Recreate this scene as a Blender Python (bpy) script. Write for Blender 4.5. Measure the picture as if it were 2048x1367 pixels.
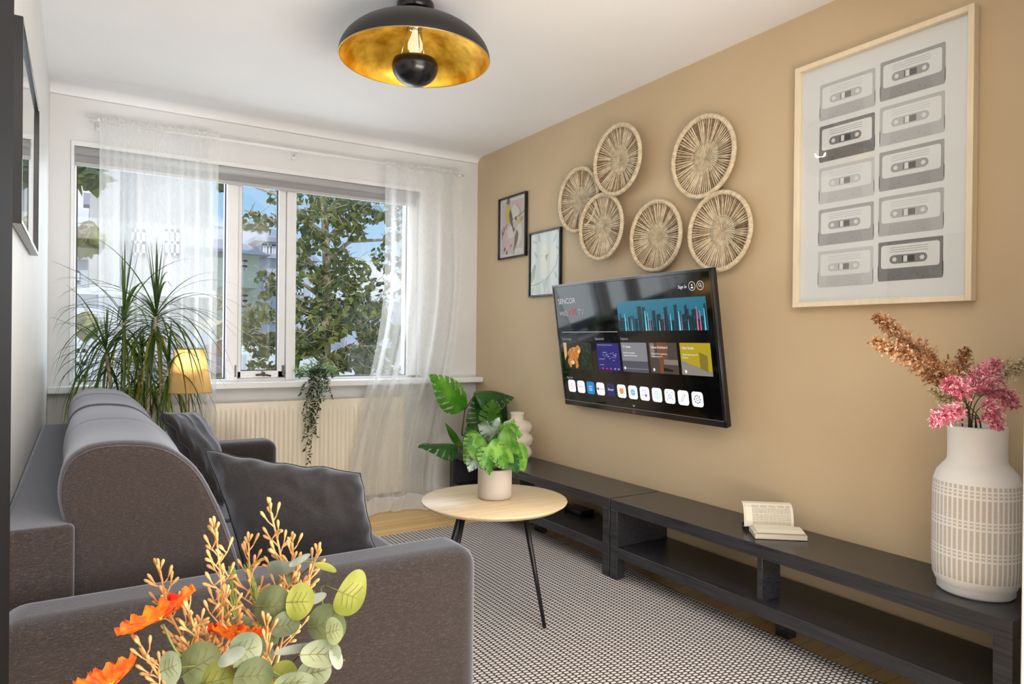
import bpy, bmesh, math, random
from mathutils import Vector, Matrix, noise

for o in list(bpy.data.objects):
    bpy.data.objects.remove(o)
SC = bpy.context.scene
COL = SC.collection
PI = math.pi
rnd = random.Random(7)

# ------------------------------------------------------------------ camera
# room axes: +X towards the tan wall, +Y towards the window wall, Z up
FPX = 1369.3
yaw, pit, rol = math.radians(32.32), math.radians(-0.17), math.radians(0.595)
CF = Vector((math.sin(yaw)*math.cos(pit), math.cos(yaw)*math.cos(pit), math.sin(pit)))
_r = Vector((math.cos(yaw), -math.sin(yaw), 0)); _u = _r.cross(CF)
CR = _r*math.cos(rol) + _u*math.sin(rol)
CU = -_r*math.sin(rol) + _u*math.cos(rol)
CLOC = Vector((0, 0, 1.165))
cam_d = bpy.data.cameras.new('camera')
cam_d.sensor_width = 36; cam_d.lens = 36*FPX/2048; cam_d.clip_start = 0.05; cam_d.clip_end = 300
cam = bpy.data.objects.new('camera', cam_d); COL.objects.link(cam)
cam.matrix_world = Matrix.Translation(CLOC) @ Matrix((CR, CU, -CF)).transposed().to_4x4()
SC.camera = cam
def at(x, y, Y):                                   # point of the plane Y=const seen at photo pixel (x, y)
    d = CF + CR*((x-1024)/FPX) - CU*((y-683.5)/FPX)
    return CLOC + d*(Y/d.y)
def atd(x, y, dist):
    return CLOC + (CF + CR*((x-1024)/FPX) - CU*((y-683.5)/FPX))*dist

# ------------------------------------------------------------------ view, world, lights
SC.view_settings.view_transform = 'Standard'
SC.view_settings.look = 'None'
SC.view_settings.exposure = 0.10
SC.view_settings.gamma = 1.0
SC.view_settings.use_curve_mapping = False
SC.cycles.use_denoising = True
SC.cycles.max_bounces = 10; SC.cycles.diffuse_bounces = 4; SC.cycles.transparent_max_bounces = 24
SC.cycles.transmission_bounces = 8; SC.cycles.sample_clamp_indirect = 4

def S(r, g, b, a=1.0):                              # sRGB 0-255 -> linear
    f = lambda c: (c/255/12.92) if c/255 <= 0.04045 else ((c/255+0.055)/1.055)**2.4
    return (f(r), f(g), f(b), a)

W = bpy.data.worlds.new('sky'); SC.world = W; W.use_nodes = True
nt = W.node_tree; nt.nodes.clear()
N = nt.nodes.new; L = nt.links.new
wo = N('ShaderNodeOutputWorld'); bg = N('ShaderNodeBackground'); bg.inputs['Strength'].default_value = 1.0
tc = N('ShaderNodeTexCoord'); sep = N('ShaderNodeSeparateXYZ'); L(tc.outputs['Generated'], sep.inputs[0])
gr = N('ShaderNodeValToRGB'); L(sep.outputs['Z'], gr.inputs[0])
gr.color_ramp.elements[0].position = 0.0; gr.color_ramp.elements[0].color = S(222, 236, 248)
gr.color_ramp.elements[1].position = 0.6; gr.color_ramp.elements[1].color = S(120, 178, 232)
e = gr.color_ramp.elements.new(0.16); e.color = S(172, 212, 246)
nz = N('ShaderNodeTexNoise'); nz.inputs['Scale'].default_value = 3.2; nz.inputs['Detail'].default_value = 6; nz.inputs['Roughness'].default_value = 0.55
mp = N('ShaderNodeMapping'); mp.inputs['Scale'].default_value = (1, 1, 2.6); L(tc.outputs['Generated'], mp.inputs[0]); L(mp.outputs[0], nz.inputs['Vector'])
cr = N('ShaderNodeValToRGB'); cr.color_ramp.elements[0].position = 0.52; cr.color_ramp.elements[1].position = 0.68; L(nz.outputs[0], cr.inputs[0])
mx = N('ShaderNodeMixRGB'); L(cr.outputs[0], mx.inputs[0]); L(gr.outputs[0], mx.inputs[1]); mx.inputs[2].default_value = S(246, 249, 252)
L(mx.outputs[0], bg.inputs[0]); L(bg.outputs[0], wo.inputs[0])

def light(name, kind, loc, energy, color=(1, 1, 1), size=1.0, size_y=None, target=None, rad=None):
    d = bpy.data.lights.new(name, kind); d.energy = energy; d.color = color
    if kind == 'AREA':
        d.shape = 'RECTANGLE'; d.size = size; d.size_y = size_y or size
    if rad is not None: d.shadow_soft_size = rad
    o = bpy.data.objects.new(name, d); COL.objects.link(o); o.location = loc
    if target is not None:
        o.rotation_euler = (Vector(target)-Vector(loc)).to_track_quat('-Z', 'Y').to_euler()
    return o
sun = light('sun', 'SUN', (0, 0, 20), 2.3, (1.0, 0.95, 0.88), target=(0.45*20, 0.70*20, 20-0.85*20)); sun.data.angle = math.radians(1)
light('overhead_fill', 'AREA', (0.9, -0.9, 2.50), 60, (1.0, 0.98, 0.96), 2.6, 2.0, target=(0.9, -0.9, 0))  # added overhead fill in the unseen room behind the camera
light('frontal_fill', 'AREA', (0.9, -2.2, 1.5), 42, (1.0, 0.985, 0.97), 2.6, 1.8, target=(1.2, 3.0, 1.5))  # added soft frontal fill, much like bounced flash, no actual fixture
light('upward_fill', 'AREA', (1.3, -0.9, 0.30), 128, (1.0, 0.99, 0.98), 2.6, 1.3, target=(1.3, -0.1, 2.6))  # added fill aimed upward to brighten the ceiling, no actual fixture
light('window_daylight', 'AREA', (1.03, 4.72, 1.6), 25, (0.90, 0.95, 1.0), 2.0, 1.25, target=(1.03, 2.0, 1.35))

# ------------------------------------------------------------------ materials
def mat(name, col=(0.8, 0.8, 0.8, 1), rough=0.5, metal=0.0, spec=0.5, **kw):
    m = bpy.data.materials.new(name); m.use_nodes = True
    b = m.node_tree.nodes['Principled BSDF']
    b.inputs['Base Color'].default_value = col; b.inputs['Roughness'].default_value = rough
    b.inputs['Metallic'].default_value = metal; b.inputs['Specular IOR Level'].default_value = spec
    for k, v in kw.items(): b.inputs[k.replace('_', ' ')].default_value = v
    return m
def nodes(m):
    t = m.node_tree
    return t, t.nodes['Principled BSDF'], t.nodes.new, t.links.new
def noisy(name, c1, c2, scale=20, stretch=(1, 1, 1), rough=0.6, detail=4, bump=0.0, bscale=None, p0=0.35, p1=0.65, dist=0.002, **kw):
    m = mat(name, c1, rough, **kw); t, b, N, L = nodes(m)
    tc = N('ShaderNodeTexCoord'); mp = N('ShaderNodeMapping'); mp.inputs['Scale'].default_value = stretch
    L(tc.outputs['Object'], mp.inputs[0])
    n = N('ShaderNodeTexNoise'); n.inputs['Scale'].default_value = scale; n.inputs['Detail'].default_value = detail; L(mp.outputs[0], n.inputs['Vector'])
    r = N('ShaderNodeValToRGB'); r.color_ramp.elements[0].color = c1; r.color_ramp.elements[1].color = c2
    r.color_ramp.elements[0].position = p0; r.color_ramp.elements[1].position = p1
    L(n.outputs[0], r.inputs[0]); L(r.outputs[0], b.inputs['Base Color'])
    if bump:
        bp = N('ShaderNodeBump'); bp.inputs['Strength'].default_value = bump; bp.inputs['Distance'].default_value = dist
        if bscale:
            n2 = N('ShaderNodeTexNoise'); n2.inputs['Scale'].default_value = bscale; n2.inputs['Detail'].default_value = 3; L(mp.outputs[0], n2.inputs['Vector']); L(n2.outputs[0], bp.inputs['Height'])
        else: L(n.outputs[0], bp.inputs['Height'])
        L(bp.outputs[0], b.inputs['Normal'])
    return m
def emis(name, col, strength=1.0):
    m = mat(name, (0.0, 0.0, 0.0, 1), 0.25); b = m.node_tree.nodes['Principled BSDF']
    b.inputs['Emission Color'].default_value = col; b.inputs['Emission Strength'].default_value = strength
    return m
def sheer(name, col, opacity, trans=0.5):
    m = bpy.data.materials.new(name); m.use_nodes = True; t = m.node_tree; t.nodes.clear(); N = t.nodes.new; L = t.links.new
    o = N('ShaderNodeOutputMaterial'); a = N('ShaderNodeMixShader'); d = N('ShaderNodeBsdfDiffuse'); tl = N('ShaderNodeBsdfTranslucent'); mx = N('ShaderNodeMixShader'); tp = N('ShaderNodeBsdfTransparent')
    d.inputs[0].default_value = col; tl.inputs[0].default_value = col; mx.inputs[0].default_value = trans
    L(d.outputs[0], mx.inputs[1]); L(tl.outputs[0], mx.inputs[2]); L(tp.outputs[0], a.inputs[1]); L(mx.outputs[0], a.inputs[2])
    tc = N('ShaderNodeTexCoord'); n = N('ShaderNodeTexNoise'); n.inputs['Scale'].default_value = 1.0; n.inputs['Detail'].default_value = 3
    mp = N('ShaderNodeMapping'); mp.inputs['Scale'].default_value = (420, 420, 30); L(tc.outputs['Object'], mp.inputs[0]); L(mp.outputs[0], n.inputs['Vector'])
    lw = N('ShaderNodeLayerWeight'); lw.inputs[0].default_value = 0.5
    ma = N('ShaderNodeMath'); ma.operation = 'MULTIPLY_ADD'; L(n.outputs[0], ma.inputs[0]); ma.inputs[1].default_value = 0.25; ma.inputs[2].default_value = opacity-0.12
    mb = N('ShaderNodeMath'); mb.operation = 'MULTIPLY_ADD'; mb.use_clamp = True; L(lw.outputs['Facing'], mb.inputs[0]); mb.inputs[1].default_value = 0.85; L(ma.outputs[0], mb.inputs[2])
    L(mb.outputs[0], a.inputs[0]); L(a.outputs[0], o.inputs[0])
    return m
def leafmat(name, c1, c2, scale=6, rough=0.45, trans=0.35, spec=0.4):
    m = noisy(name, c1, c2, scale, rough=rough, spec=spec)
    t, b, N, L = nodes(m); oi = N('ShaderNodeObjectInfo'); mr = N('ShaderNodeMapRange'); L(oi.outputs['Random'], mr.inputs['Value']); mr.inputs['To Min'].default_value = 0.66; mr.inputs['To Max'].default_value = 1.12
    hs = N('ShaderNodeHueSaturation'); L(b.inputs['Base Color'].links[0].from_socket, hs.inputs['Color']); L(mr.outputs[0], hs.inputs['Value']); L(hs.outputs[0], b.inputs['Base Color'])
    out = [n for n in t.nodes if n.type == 'OUTPUT_MATERIAL'][0]
    tl = N('ShaderNodeBsdfTranslucent'); mx = N('ShaderNodeMixShader'); mx.inputs[0].default_value = trans
    src = b.inputs['Base Color'].links[0].from_socket
    L(src, tl.inputs[0]); L(b.outputs[0], mx.inputs[1]); L(tl.outputs[0], mx.inputs[2]); L(mx.outputs[0], out.inputs[0])
    return m

M = {}
M['white_wall'] = noisy('white_wall_paint', S(222, 222, 221), S(228, 228, 227), 3, rough=0.42, bump=0.05, bscale=90, spec=0.5)
M['ceiling'] = noisy('ceiling_paint', S(240, 240, 241), S(243, 243, 244), 2, rough=0.8)
M['tan'] = noisy('tan_wall_paint', S(203, 181, 147), S(206, 184, 150), 2, rough=0.55, bump=0.06, bscale=120, spec=0.3)
M['beige_wall'] = mat('beige_wall_paint', S(205, 200, 188), 0.7)
M['trim'] = noisy('white_gloss_paint', S(232, 232, 232), S(238, 238, 238), 6, rough=0.3)
M['blind'] = mat('grey_blind_fabric', S(150, 150, 150), 0.8)
M['blind_tube'] = mat('blind_cassette_grey', S(178, 178, 178), 0.4)
M['radiator'] = mat('cream_enamel', S(238, 228, 208), 0.3)
M['black_gloss'] = mat('black_gloss', S(22, 22, 26), 0.18)
M['black_metal'] = mat('black_metal', S(20, 20, 22), 0.38)
M['dark_door'] = mat('dark_door', S(10, 10, 14), 0.7, spec=0.15)
M['chrome'] = mat('brushed_steel', S(200, 200, 200), 0.25, 1.0)
M['glass'] = bpy.data.materials.new('pane_glass'); M['glass'].use_nodes = True
t = M['glass'].node_tree; t.nodes.clear(); N = t.nodes.new; L = t.links.new
o_ = N('ShaderNodeOutputMaterial'); mx_ = N('ShaderNodeMixShader'); tp_ = N('ShaderNodeBsdfTransparent'); gl_ = N('ShaderNodeBsdfGlossy'); fr_ = N('ShaderNodeFresnel')
gl_.inputs['Roughness'].default_value = 0.02
ge_ = N('ShaderNodeNewGeometry'); io_ = N('ShaderNodeMapRange'); L(ge_.outputs['Backfacing'], io_.inputs['Value']); io_.inputs['To Min'].default_value = 1.45; io_.inputs['To Max'].default_value = 1/1.45; L(io_.outputs[0], fr_.inputs[0])
tp_.inputs[0].default_value = (0.97, 0.98, 0.98, 1)
L(fr_.outputs[0], mx_.inputs[0]); L(tp_.outputs[0], mx_.inputs[1]); L(gl_.outputs[0], mx_.inputs[2]); L(mx_.outputs[0], o_.inputs[0])

# sofa fabric: heathered weave
def fabric(name, ca, cb, cc):
    m = mat(name, ca, 0.85, spec=0.2, Sheen_Weight=0.55, Sheen_Roughness=0.5); t, b, N, L = nodes(m)
    b.inputs['Sheen Tint'].default_value = (0.80, 0.86, 1, 1)
    tc = N('ShaderNodeTexCoord'); outs = []
    for sc in ((80, 260, 620), (260, 80, 620)):
        mp = N('ShaderNodeMapping'); mp.inputs['Scale'].default_value = sc; L(tc.outputs['Object'], mp.inputs[0])
        n = N('ShaderNodeTexNoise'); n.inputs['Scale'].default_value = 1; n.inputs['Detail'].default_value = 5; n.inputs['Roughness'].default_value = 0.7; L(mp.outputs[0], n.inputs['Vector']); outs.append(n)
    mn = N('ShaderNodeMath'); mn.operation = 'ADD'; L(outs[0].outputs[0], mn.inputs[0]); L(outs[1].outputs[0], mn.inputs[1])
    mu = N('ShaderNodeMath'); mu.operation = 'MULTIPLY'; L(mn.outputs[0], mu.inputs[0]); mu.inputs[1].default_value = 0.5
    r = N('ShaderNodeValToRGB'); r.color_ramp.elements[0].color = ca; r.color_ramp.elements[0].position = 0.38
    r.color_ramp.elements[1].color = cc; r.color_ramp.elements[1].position = 0.66; e = r.color_ramp.elements.new(0.52); e.color = cb
    L(mu.outputs[0], r.inputs[0]); L(r.outputs[0], b.inputs['Base Color'])
    bp = N('ShaderNodeBump'); bp.inputs['Strength'].default_value = 0.5; bp.inputs['Distance'].default_value = 0.0015; L(mu.outputs[0], bp.inputs['Height']); L(bp.outputs[0], b.inputs['Normal'])
    return m
M['sofa'] = fabric('sofa_fabric', S(32, 26, 23), S(50, 41, 37), S(86, 76, 70))
M['pillow'] = fabric('pillow_fabric', S(26, 23, 23), S(38, 34, 33), S(58, 53, 52))

# oak boards running along X
m = mat('oak_boards', S(220, 180, 110), 0.32, spec=0.5); t, b, N, L = nodes(m); M['oak'] = m
tc = N('ShaderNodeTexCoord'); mp = N('ShaderNodeMapping'); L(tc.outputs['Object'], mp.inputs[0])
br = N('ShaderNodeTexBrick'); L(mp.outputs[0], br.inputs['Vector']); br.inputs['Scale'].default_value = 1; br.inputs['Brick Width'].default_value = 0.75; br.inputs['Row Height'].default_value = 0.068; br.inputs['Mortar Size'].default_value = 0.0012
br.inputs['Color1'].default_value = S(248, 212, 142); br.inputs['Color2'].default_value = S(228, 184, 112); br.inputs['Mortar'].default_value = S(150, 105, 55); br.offset = 0.37
n = N('ShaderNodeTexNoise'); mp2 = N('ShaderNodeMapping'); mp2.inputs['Scale'].default_value = (3, 60, 1); L(tc.outputs['Object'], mp2.inputs[0]); L(mp2.outputs[0], n.inputs['Vector']); n.inputs['Scale'].default_value = 1; n.inputs['Detail'].default_value = 5
r = N('ShaderNodeValToRGB'); r.color_ramp.elements[0].color = (0.82, 0.77, 0.70, 1); r.color_ramp.elements[1].color = (1.08, 1.06, 1.03, 1); L(n.outputs[0], r.inputs[0])
mx = N('ShaderNodeMixRGB'); mx.blend_type = 'MULTIPLY'; mx.inputs[0].default_value = 0.8; L(br.outputs[0], mx.inputs[1]); L(r.outputs[0], mx.inputs[2]); L(mx.outputs[0], b.inputs['Base Color'])

def woodmat(name, c1, c2, stretch, scale=1, rough=0.4, bump=0.1, spec=0.5):
    m = mat(name, c1, rough, spec=spec); t, b, N, L = nodes(m)
    tc = N('ShaderNodeTexCoord'); mp = N('ShaderNodeMapping'); mp.inputs['Scale'].default_value = stretch; L(tc.outputs['Object'], mp.inputs[0])
    n = N('ShaderNodeTexNoise'); n.inputs['Scale'].default_value = scale; n.inputs['Detail'].default_value = 6; n.inputs['Distortion'].default_value = 0.6; L(mp.outputs[0], n.inputs['Vector'])
    r = N('ShaderNodeValToRGB'); r.color_ramp.elements[0].color = c1; r.color_ramp.elements[1].color = c2; r.color_ramp.elements[0].position = 0.3; r.color_ramp.elements[1].position = 0.7
    L(n.outputs[0], r.inputs[0]); L(r.outputs[0], b.inputs['Base Color'])
    bp = N('ShaderNodeBump'); bp.inputs['Strength'].default_value = bump; bp.inputs['Distance'].default_value = 0.002; L(n.outputs[0], bp.inputs['Height']); L(bp.outputs[0], b.inputs['Normal'])
    return m
M['black_wood'] = woodmat('black_brown_veneer', S(36, 36, 38), S(58, 58, 61), (120, 4, 120), rough=0.27, bump=0.25)
M['oak_top'] = woodmat('light_oak_veneer', S(214, 188, 148), S(232, 210, 172), (4, 45, 30), rough=0.35, bump=0.03)
M['pale_wood'] = woodmat('pale_frame_wood', S(232, 214, 184), S(240, 226, 200), (40, 40, 6), rough=0.45, bump=0.03)

# woven rug: staggered light tufts on a dark warp
m = mat('woven_rug', S(200, 195, 190), 0.95, spec=0.1); t, b, N, L = nodes(m); M['rug'] = m
tc = N('ShaderNodeTexCoord'); sp = N('ShaderNodeSeparateXYZ'); L(tc.outputs['Object'], sp.inputs[0])
def mth(op, a, bb=None, c=None):
    k = N('ShaderNodeMath'); k.operation = op
    for i, v in enumerate((a, bb, c)):
        if v is None: continue
        if isinstance(v, (int, float)): k.inputs[i].default_value = v
        else: L(v, k.inputs[i])
    return k.outputs[0]
PX, PY = 0.0235, 0.0175
ux = mth('DIVIDE', sp.outputs['X'], PX); par = mth('MODULO', mth('FLOOR', mth('ADD', ux, 4000.0)), 2.0)
vy = mth('ADD', mth('DIVIDE', sp.outputs['Y'], PY), mth('MULTIPLY', par, 0.5))
sx = mth('ABSOLUTE', mth('SINE', mth('MULTIPLY', ux, PI))); sy = mth('ABSOLUTE', mth('SINE', mth('MULTIPLY', vy, PI)))
hh = mth('MULTIPLY', mth('POWER', sx, 0.6), mth('POWER', sy, 0.9))
r = N('ShaderNodeValToRGB'); L(hh, r.inputs[0]); r.color_ramp.elements[0].position = 0.22; r.color_ramp.elements[0].color = S(62, 54, 54); r.color_ramp.elements[1].position = 0.70; r.color_ramp.elements[1].color = S(232, 228, 224)
e = r.color_ramp.elements.new(0.42); e.color = S(170, 160, 156)
L(r.outputs[0], b.inputs['Base Color'])
bp = N('ShaderNodeBump'); bp.inputs['Strength'].default_value = 0.9; bp.inputs['Distance'].default_value = 0.004; L(hh, bp.inputs['Height']); L(bp.outputs[0], b.inputs['Normal'])

M['curtain'] = sheer('sheer_curtain', (0.90, 0.90, 0.89, 1), 0.34, 0.4)
M['curtain_hem'] = sheer('sheer_curtain_gathered', (0.90, 0.90, 0.88, 1), 0.66, 0.35)
M['leaf_dark'] = leafmat('monstera_leaf_dark', S(38, 84, 44), S(74, 128, 62), 8, 0.35)
M['leaf_mid'] = leafmat('monstera_leaf_mid', S(62, 128, 30), S(112, 170, 52), 10, 0.32)
M['leaf_lime'] = leafmat('pothos_leaf_lime', S(76, 140, 44), S(142, 190, 84), 26, 0.35)
M['leaf_var'] = leafmat('pothos_leaf_variegated', S(60, 104, 72), S(206, 222, 206), 26, 0.35)
M['dracaena'] = leafmat('dracaena_leaf', S(52, 82, 40), S(98, 126, 48), 4, 0.4)
M['dracaena_old'] = leafmat('dracaena_leaf_old', S(150, 150, 34), S(180, 168, 60), 4, 0.4, 0.5)
M['ivy'] = leafmat('trailing_leaf', S(46, 74, 42), S(84, 118, 60), 12, 0.5)
M['tree_leaf'] = leafmat('poplar_leaf', S(92, 112, 44), S(182, 186, 92), 1.6, 0.5, 0.45)
M['tree_leaf2'] = leafmat('poplar_leaf_dark', S(60, 82, 42), S(120, 134, 70), 1.6, 0.5, 0.3)
M['bark'] = noisy('tree_bark', S(168, 152, 120), S(214, 200, 168), 14, (1, 1, 0.4), 0.9, bump=0.5)
M['stem'] = mat('brown_stem', S(86, 66, 50), 0.7)
M['stem_green'] = mat('green_stem', S(104, 122, 60), 0.6)
M['gold_leaf'] = noisy('gold_leaf_lining', S(186, 132, 10), S(250, 210, 84), 12, rough=0.36, detail=8, metal=0.7, bump=0.35, dist=0.004)
M['matt_black'] = mat('matt_black_metal', S(18, 18, 21), 0.42)
M['soft_white'] = mat('white_ceramic', S(240, 238, 234), 0.55)
M['cream_ceramic'] = noisy('cream_ceramic', S(216, 204, 188), S(224, 212, 198), 30, rough=0.7, bump=0.15)
M['soil'] = noisy('soil', S(50, 38, 30), S(76, 60, 46), 60, rough=0.95)
M['paper'] = mat('white_paper', S(236, 236, 236), 0.6)
M['terracotta'] = mat('grey_pot', S(140, 136, 130), 0.7)

# ------------------------------------------------------------------ mesh helpers
class MB:
    def __init__(s): s.v = []; s.f = []; s.m = []; s.s = []
    def add(s, vs, fs, mi=0, smooth=False, X=None):
        o = len(s.v)
        s.v += [tuple(X @ Vector(p)) if X is not None else tuple(p) for p in vs]
        for f in fs:
            s.f.append(tuple(i+o for i in f)); s.m.append(mi); s.s.append(smooth)
        return s
    def box(s, a, b, mi=0, X=None):
        (x0, y0, z0), (x1, y1, z1) = a, b
        vs = [(x0, y0, z0), (x1, y0, z0), (x1, y1, z0), (x0, y1, z0), (x0, y0, z1), (x1, y0, z1), (x1, y1, z1), (x0, y1, z1)]
        return s.add(vs, [(0, 3, 2, 1), (4, 5, 6, 7), (0, 1, 5, 4), (1, 2, 6, 5), (2, 3, 7, 6), (3, 0, 4, 7)], mi, False, X)
    def rbox(s, a, b, r, mi=0, seg=3, X=None):
        bm = bmesh.new(); bmesh.ops.create_cube(bm, size=1)
        for v in bm.verts: v.co = Vector([a[i] + (v.co[i]+0.5)*(b[i]-a[i]) for i in range(3)])
        bmesh.ops.bevel(bm, geom=bm.edges[:], offset=r, segments=seg, affect='EDGES', profile=0.5)
        vs = [v.co.copy() for v in bm.verts]; bm.verts.index_update(); bm.normal_update()
        for f in bm.faces:
            flat = max(abs(c) for c in f.normal) > 0.9999 and f.calc_area() > 0.3*r*r*4
            o = None
        base = len(s.v); s.v += [tuple(X @ p) if X is not None else tuple(p) for p in vs]
        for f in bm.faces:
            s.f.append(tuple(v.index+base for v in f.verts)); s.m.append(mi); s.s.append(max(abs(c) for c in f.normal) < 0.99995)
        bm.free(); return s
    def lathe(s, prof, c=(0, 0, 0), seg=40, mi=0, X=None, smooth=True):
        vs = []; fs = []; n = len(prof)
        for i in range(seg):
            a = 2*PI*i/seg
            for r, z in prof: vs.append((c[0]+r*math.cos(a), c[1]+r*math.sin(a), c[2]+z))
        for i in range(seg):
            j = (i+1) % seg
            for k in range(n-1): fs.append((i*n+k, j*n+k, j*n+k+1, i*n+k+1))
        return s.add(vs, fs, mi, smooth, X)
    def tube(s, pts, rad, seg=8, mi=0, cap=True, X=None):
        pts = [Vector(p) for p in pts]; n = len(pts)
        if not hasattr(rad, '__len__'): rad = [rad]*n
        vs = []; fs = []; u = None
        for i, p in enumerate(pts):
            d = (pts[min(i+1, n-1)]-pts[max(i-1, 0)])
            if d.length < 1e-9: d = Vector((0, 0, 1))
            d.normalize()
            if u is None: u = d.orthogonal().normalized()
            else:
                u = u-d*u.dot(d); u = u.normalized() if u.length > 1e-6 else d.orthogonal().normalized()
            w = d.cross(u)
            for k in range(seg):
                a = 2*PI*k/seg; vs.append(p+(u*math.cos(a)+w*math.sin(a))*rad[i])
        for i in range(n-1):
            for k in range(seg):
                k2 = (k+1) % seg; fs.append((i*seg+k, i*seg+k2, (i+1)*seg+k2, (i+1)*seg+k))
        if cap: fs += [tuple(range(seg-1, -1, -1)), tuple((n-1)*seg+k for k in range(seg))]
        return s.add(vs, fs, mi, True, X)
    def grid(s, fn, nu, nv, mi=0, smooth=True, skip=None, wrap=False):
        vs = [fn(i/nu, j/nv) for i in range(nu+1) for j in range(nv+1)]; fs = []
        for i in range(nu):
            for j in range(nv):
                if skip and skip((i+.5)/nu, (j+.5)/nv): continue
                fs.append((i*(nv+1)+j, (i+1)*(nv+1)+j, (i+1)*(nv+1)+j+1, i*(nv+1)+j+1))
        return s.add(vs, fs, mi, smooth)
    def poly(s, pts, mi=0, X=None): return s.add(pts, [tuple(range(len(pts)))], mi, False, X)
    def slab(s, pts, d, mi=0):                      # closed outline pushed along d
        n = len(pts); d = Vector(d); vs = [Vector(p) for p in pts]+[Vector(p)+d for p in pts]
        return s.add(vs, [tuple(range(n-1, -1, -1)), tuple(range(n, 2*n))]+[(i, (i+1) % n, n+(i+1) % n, n+i) for i in range(n)], mi)
    def build(s, name, mats, parent=None):
        me = bpy.data.meshes.new(name); me.from_pydata([tuple(v) for v in s.v], [], s.f)
        if not isinstance(mats, (list, tuple)): mats = [mats]
        for mm in mats: me.materials.append(mm)
        for p, mi, sm in zip(me.polygons, s.m, s.s): p.material_index = mi; p.use_smooth = sm
        me.update()
        o = bpy.data.objects.new(name, me); COL.objects.link(o)
        if parent is not None: o.parent = parent; o.matrix_parent_inverse = world(parent).inverted()
        return o
def world(o):
    m = Matrix.LocRotScale(o.location, o.rotation_euler, o.scale)
    return (world(o.parent) @ o.matrix_parent_inverse @ m) if o.parent else m
def tag(o, label=None, cat=None, group=None, kind=None):
    for k, v in (('label', label), ('category', cat), ('group', group), ('kind', kind)):
        if v: o[k] = v
    return o
def thing(name, label, cat, loc=(0, 0, 0), group=None):
    o = bpy.data.objects.new(name, None); COL.objects.link(o); o.location = loc; o.empty_display_size = 0.1
    return tag(o, label, cat, group)
def struct(o): o['kind'] = 'structure'; return o
def text(name, body, size, mt, parent, X, align='LEFT', extrude=0.0003):
    c = bpy.data.curves.new(name, 'FONT'); c.body = body; c.size = size; c.align_x = align; c.extrude = extrude; c.resolution_u = 3
    k = bpy.data.objects.new(name, c); COL.objects.link(k)
    me = bpy.data.meshes.new_from_object(k.evaluated_get(bpy.context.evaluated_depsgraph_get()))
    bpy.data.objects.remove(k); bpy.data.curves.remove(c); me.materials.clear(); me.materials.append(mt); me.transform(X)
    o = bpy.data.objects.new(name, me); COL.objects.link(o); o.parent = parent; o.matrix_parent_inverse = world(parent).inverted()
    return o
def smoothstep(a, b, x): t = max(0, min(1, (x-a)/(b-a))); return t*t*(3-2*t)
def lerp(a, b, t): return a+(b-a)*t
def interp(tab, t):
    for (a, va), (b, vb) in zip(tab, tab[1:]):
        if t <= b: return lerp(va, vb, (t-a)/(b-a))
    return tab[-1][1]

# ------------------------------------------------------------------ the room
XL, XR, YW, H = -0.143, 2.55, 4.54, 2.538
YN = 0.72                                            # wall between this room and the one the picture is taken from
WX0, WX1, WZ0, WZ1 = -0.045, 2.09, 0.885, 2.25
struct(MB().box((-1.6, -3.2, -0.1), (3.6, YW+0.3, 0)).build('floor', M['oak']))
struct(MB().box((-1.6, -3.2, H), (3.6, YW+0.3, H+0.12)).build('ceiling', M['ceiling']))
struct(MB().box((XL-0.1, YN, 0), (XL, YW, H)).build('wall_left', M['white_wall']))
struct(MB().box((XR, YN-0.12, 0), (XR+0.12, YW, H)).build('wall_right', M['tan']))
b = MB(); b.box((XL-0.1, YW, WZ0), (WX0, YW+0.3, WZ1)); b.box((WX1, YW, WZ0), (XR+0.12, YW+0.3, WZ1)); b.box((XL-0.1, YW, WZ1), (XR+0.12, YW+0.3, H)); b.box((XL-0.1, YW, 0), (XR+0.12, YW+0.3, WZ0))
struct(b.build('wall_window', M['white_wall']))
b = MB(); b.box((2.02, YN-0.12, 0), (XR, YN, H)); b.box((-1.6, YN-0.12, 0), (XL, YN, H)); b.box((XR+0.12, YN-0.12, 0), (3.6, YN, H))
struct(b.build('wall_near', M['white_wall']))
b = MB(); b.box((-1.7, -3.2, 0), (-1.6, YN, H)); b.box((3.6, -3.2, 0), (3.7, YN, H)); b.box((-1.6, -3.3, 0), (3.6, -3.2, H))
struct(b.build('wall_back', M['white_wall']))
# added cove at the window wall, curved to imitate a streak of light
b = MB(); K = 7; pr = [(YW-0.075*(1-math.sin(PI/2*k/K)), H-0.045*(1-math.cos(PI/2*k/K))) for k in range(K+1)] + [(YW, H)]
n = len(pr); b.add([(x, y, z) for x in (XL, XR) for y, z in pr], [(k, k+1, n+k+1, n+k) for k in range(n-1)], 0, True)
struct(b.build('light_streak_cove', M['ceiling']))
# baseboards
struct(MB().box((XR-0.014, YN, 0), (XR, YW, 0.07)).build('baseboard_right', M['trim']))
struct(MB().box((XL, YW-0.014, 0), (XR-0.014, YW, 0.07)).build('baseboard_window', M['trim']))
# door casing by the camera on the right, dark door leaf on the left
struct(MB().rbox((1.925, YN-0.135, 0), (2.02, YN+0.015, H-0.002), 0.006).build('trim_2', M['trim']))
d = struct(MB().rbox((-0.137, 0.46, 0.01), (-0.0665, 0.995, H-0.01), 0.006).build('door_1', M['dark_door']))
struct(MB().rbox((-0.143, 1.0, 0), (-0.078, 1.03, H-0.002), 0.004).build('trim_3', M['trim']))

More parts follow.
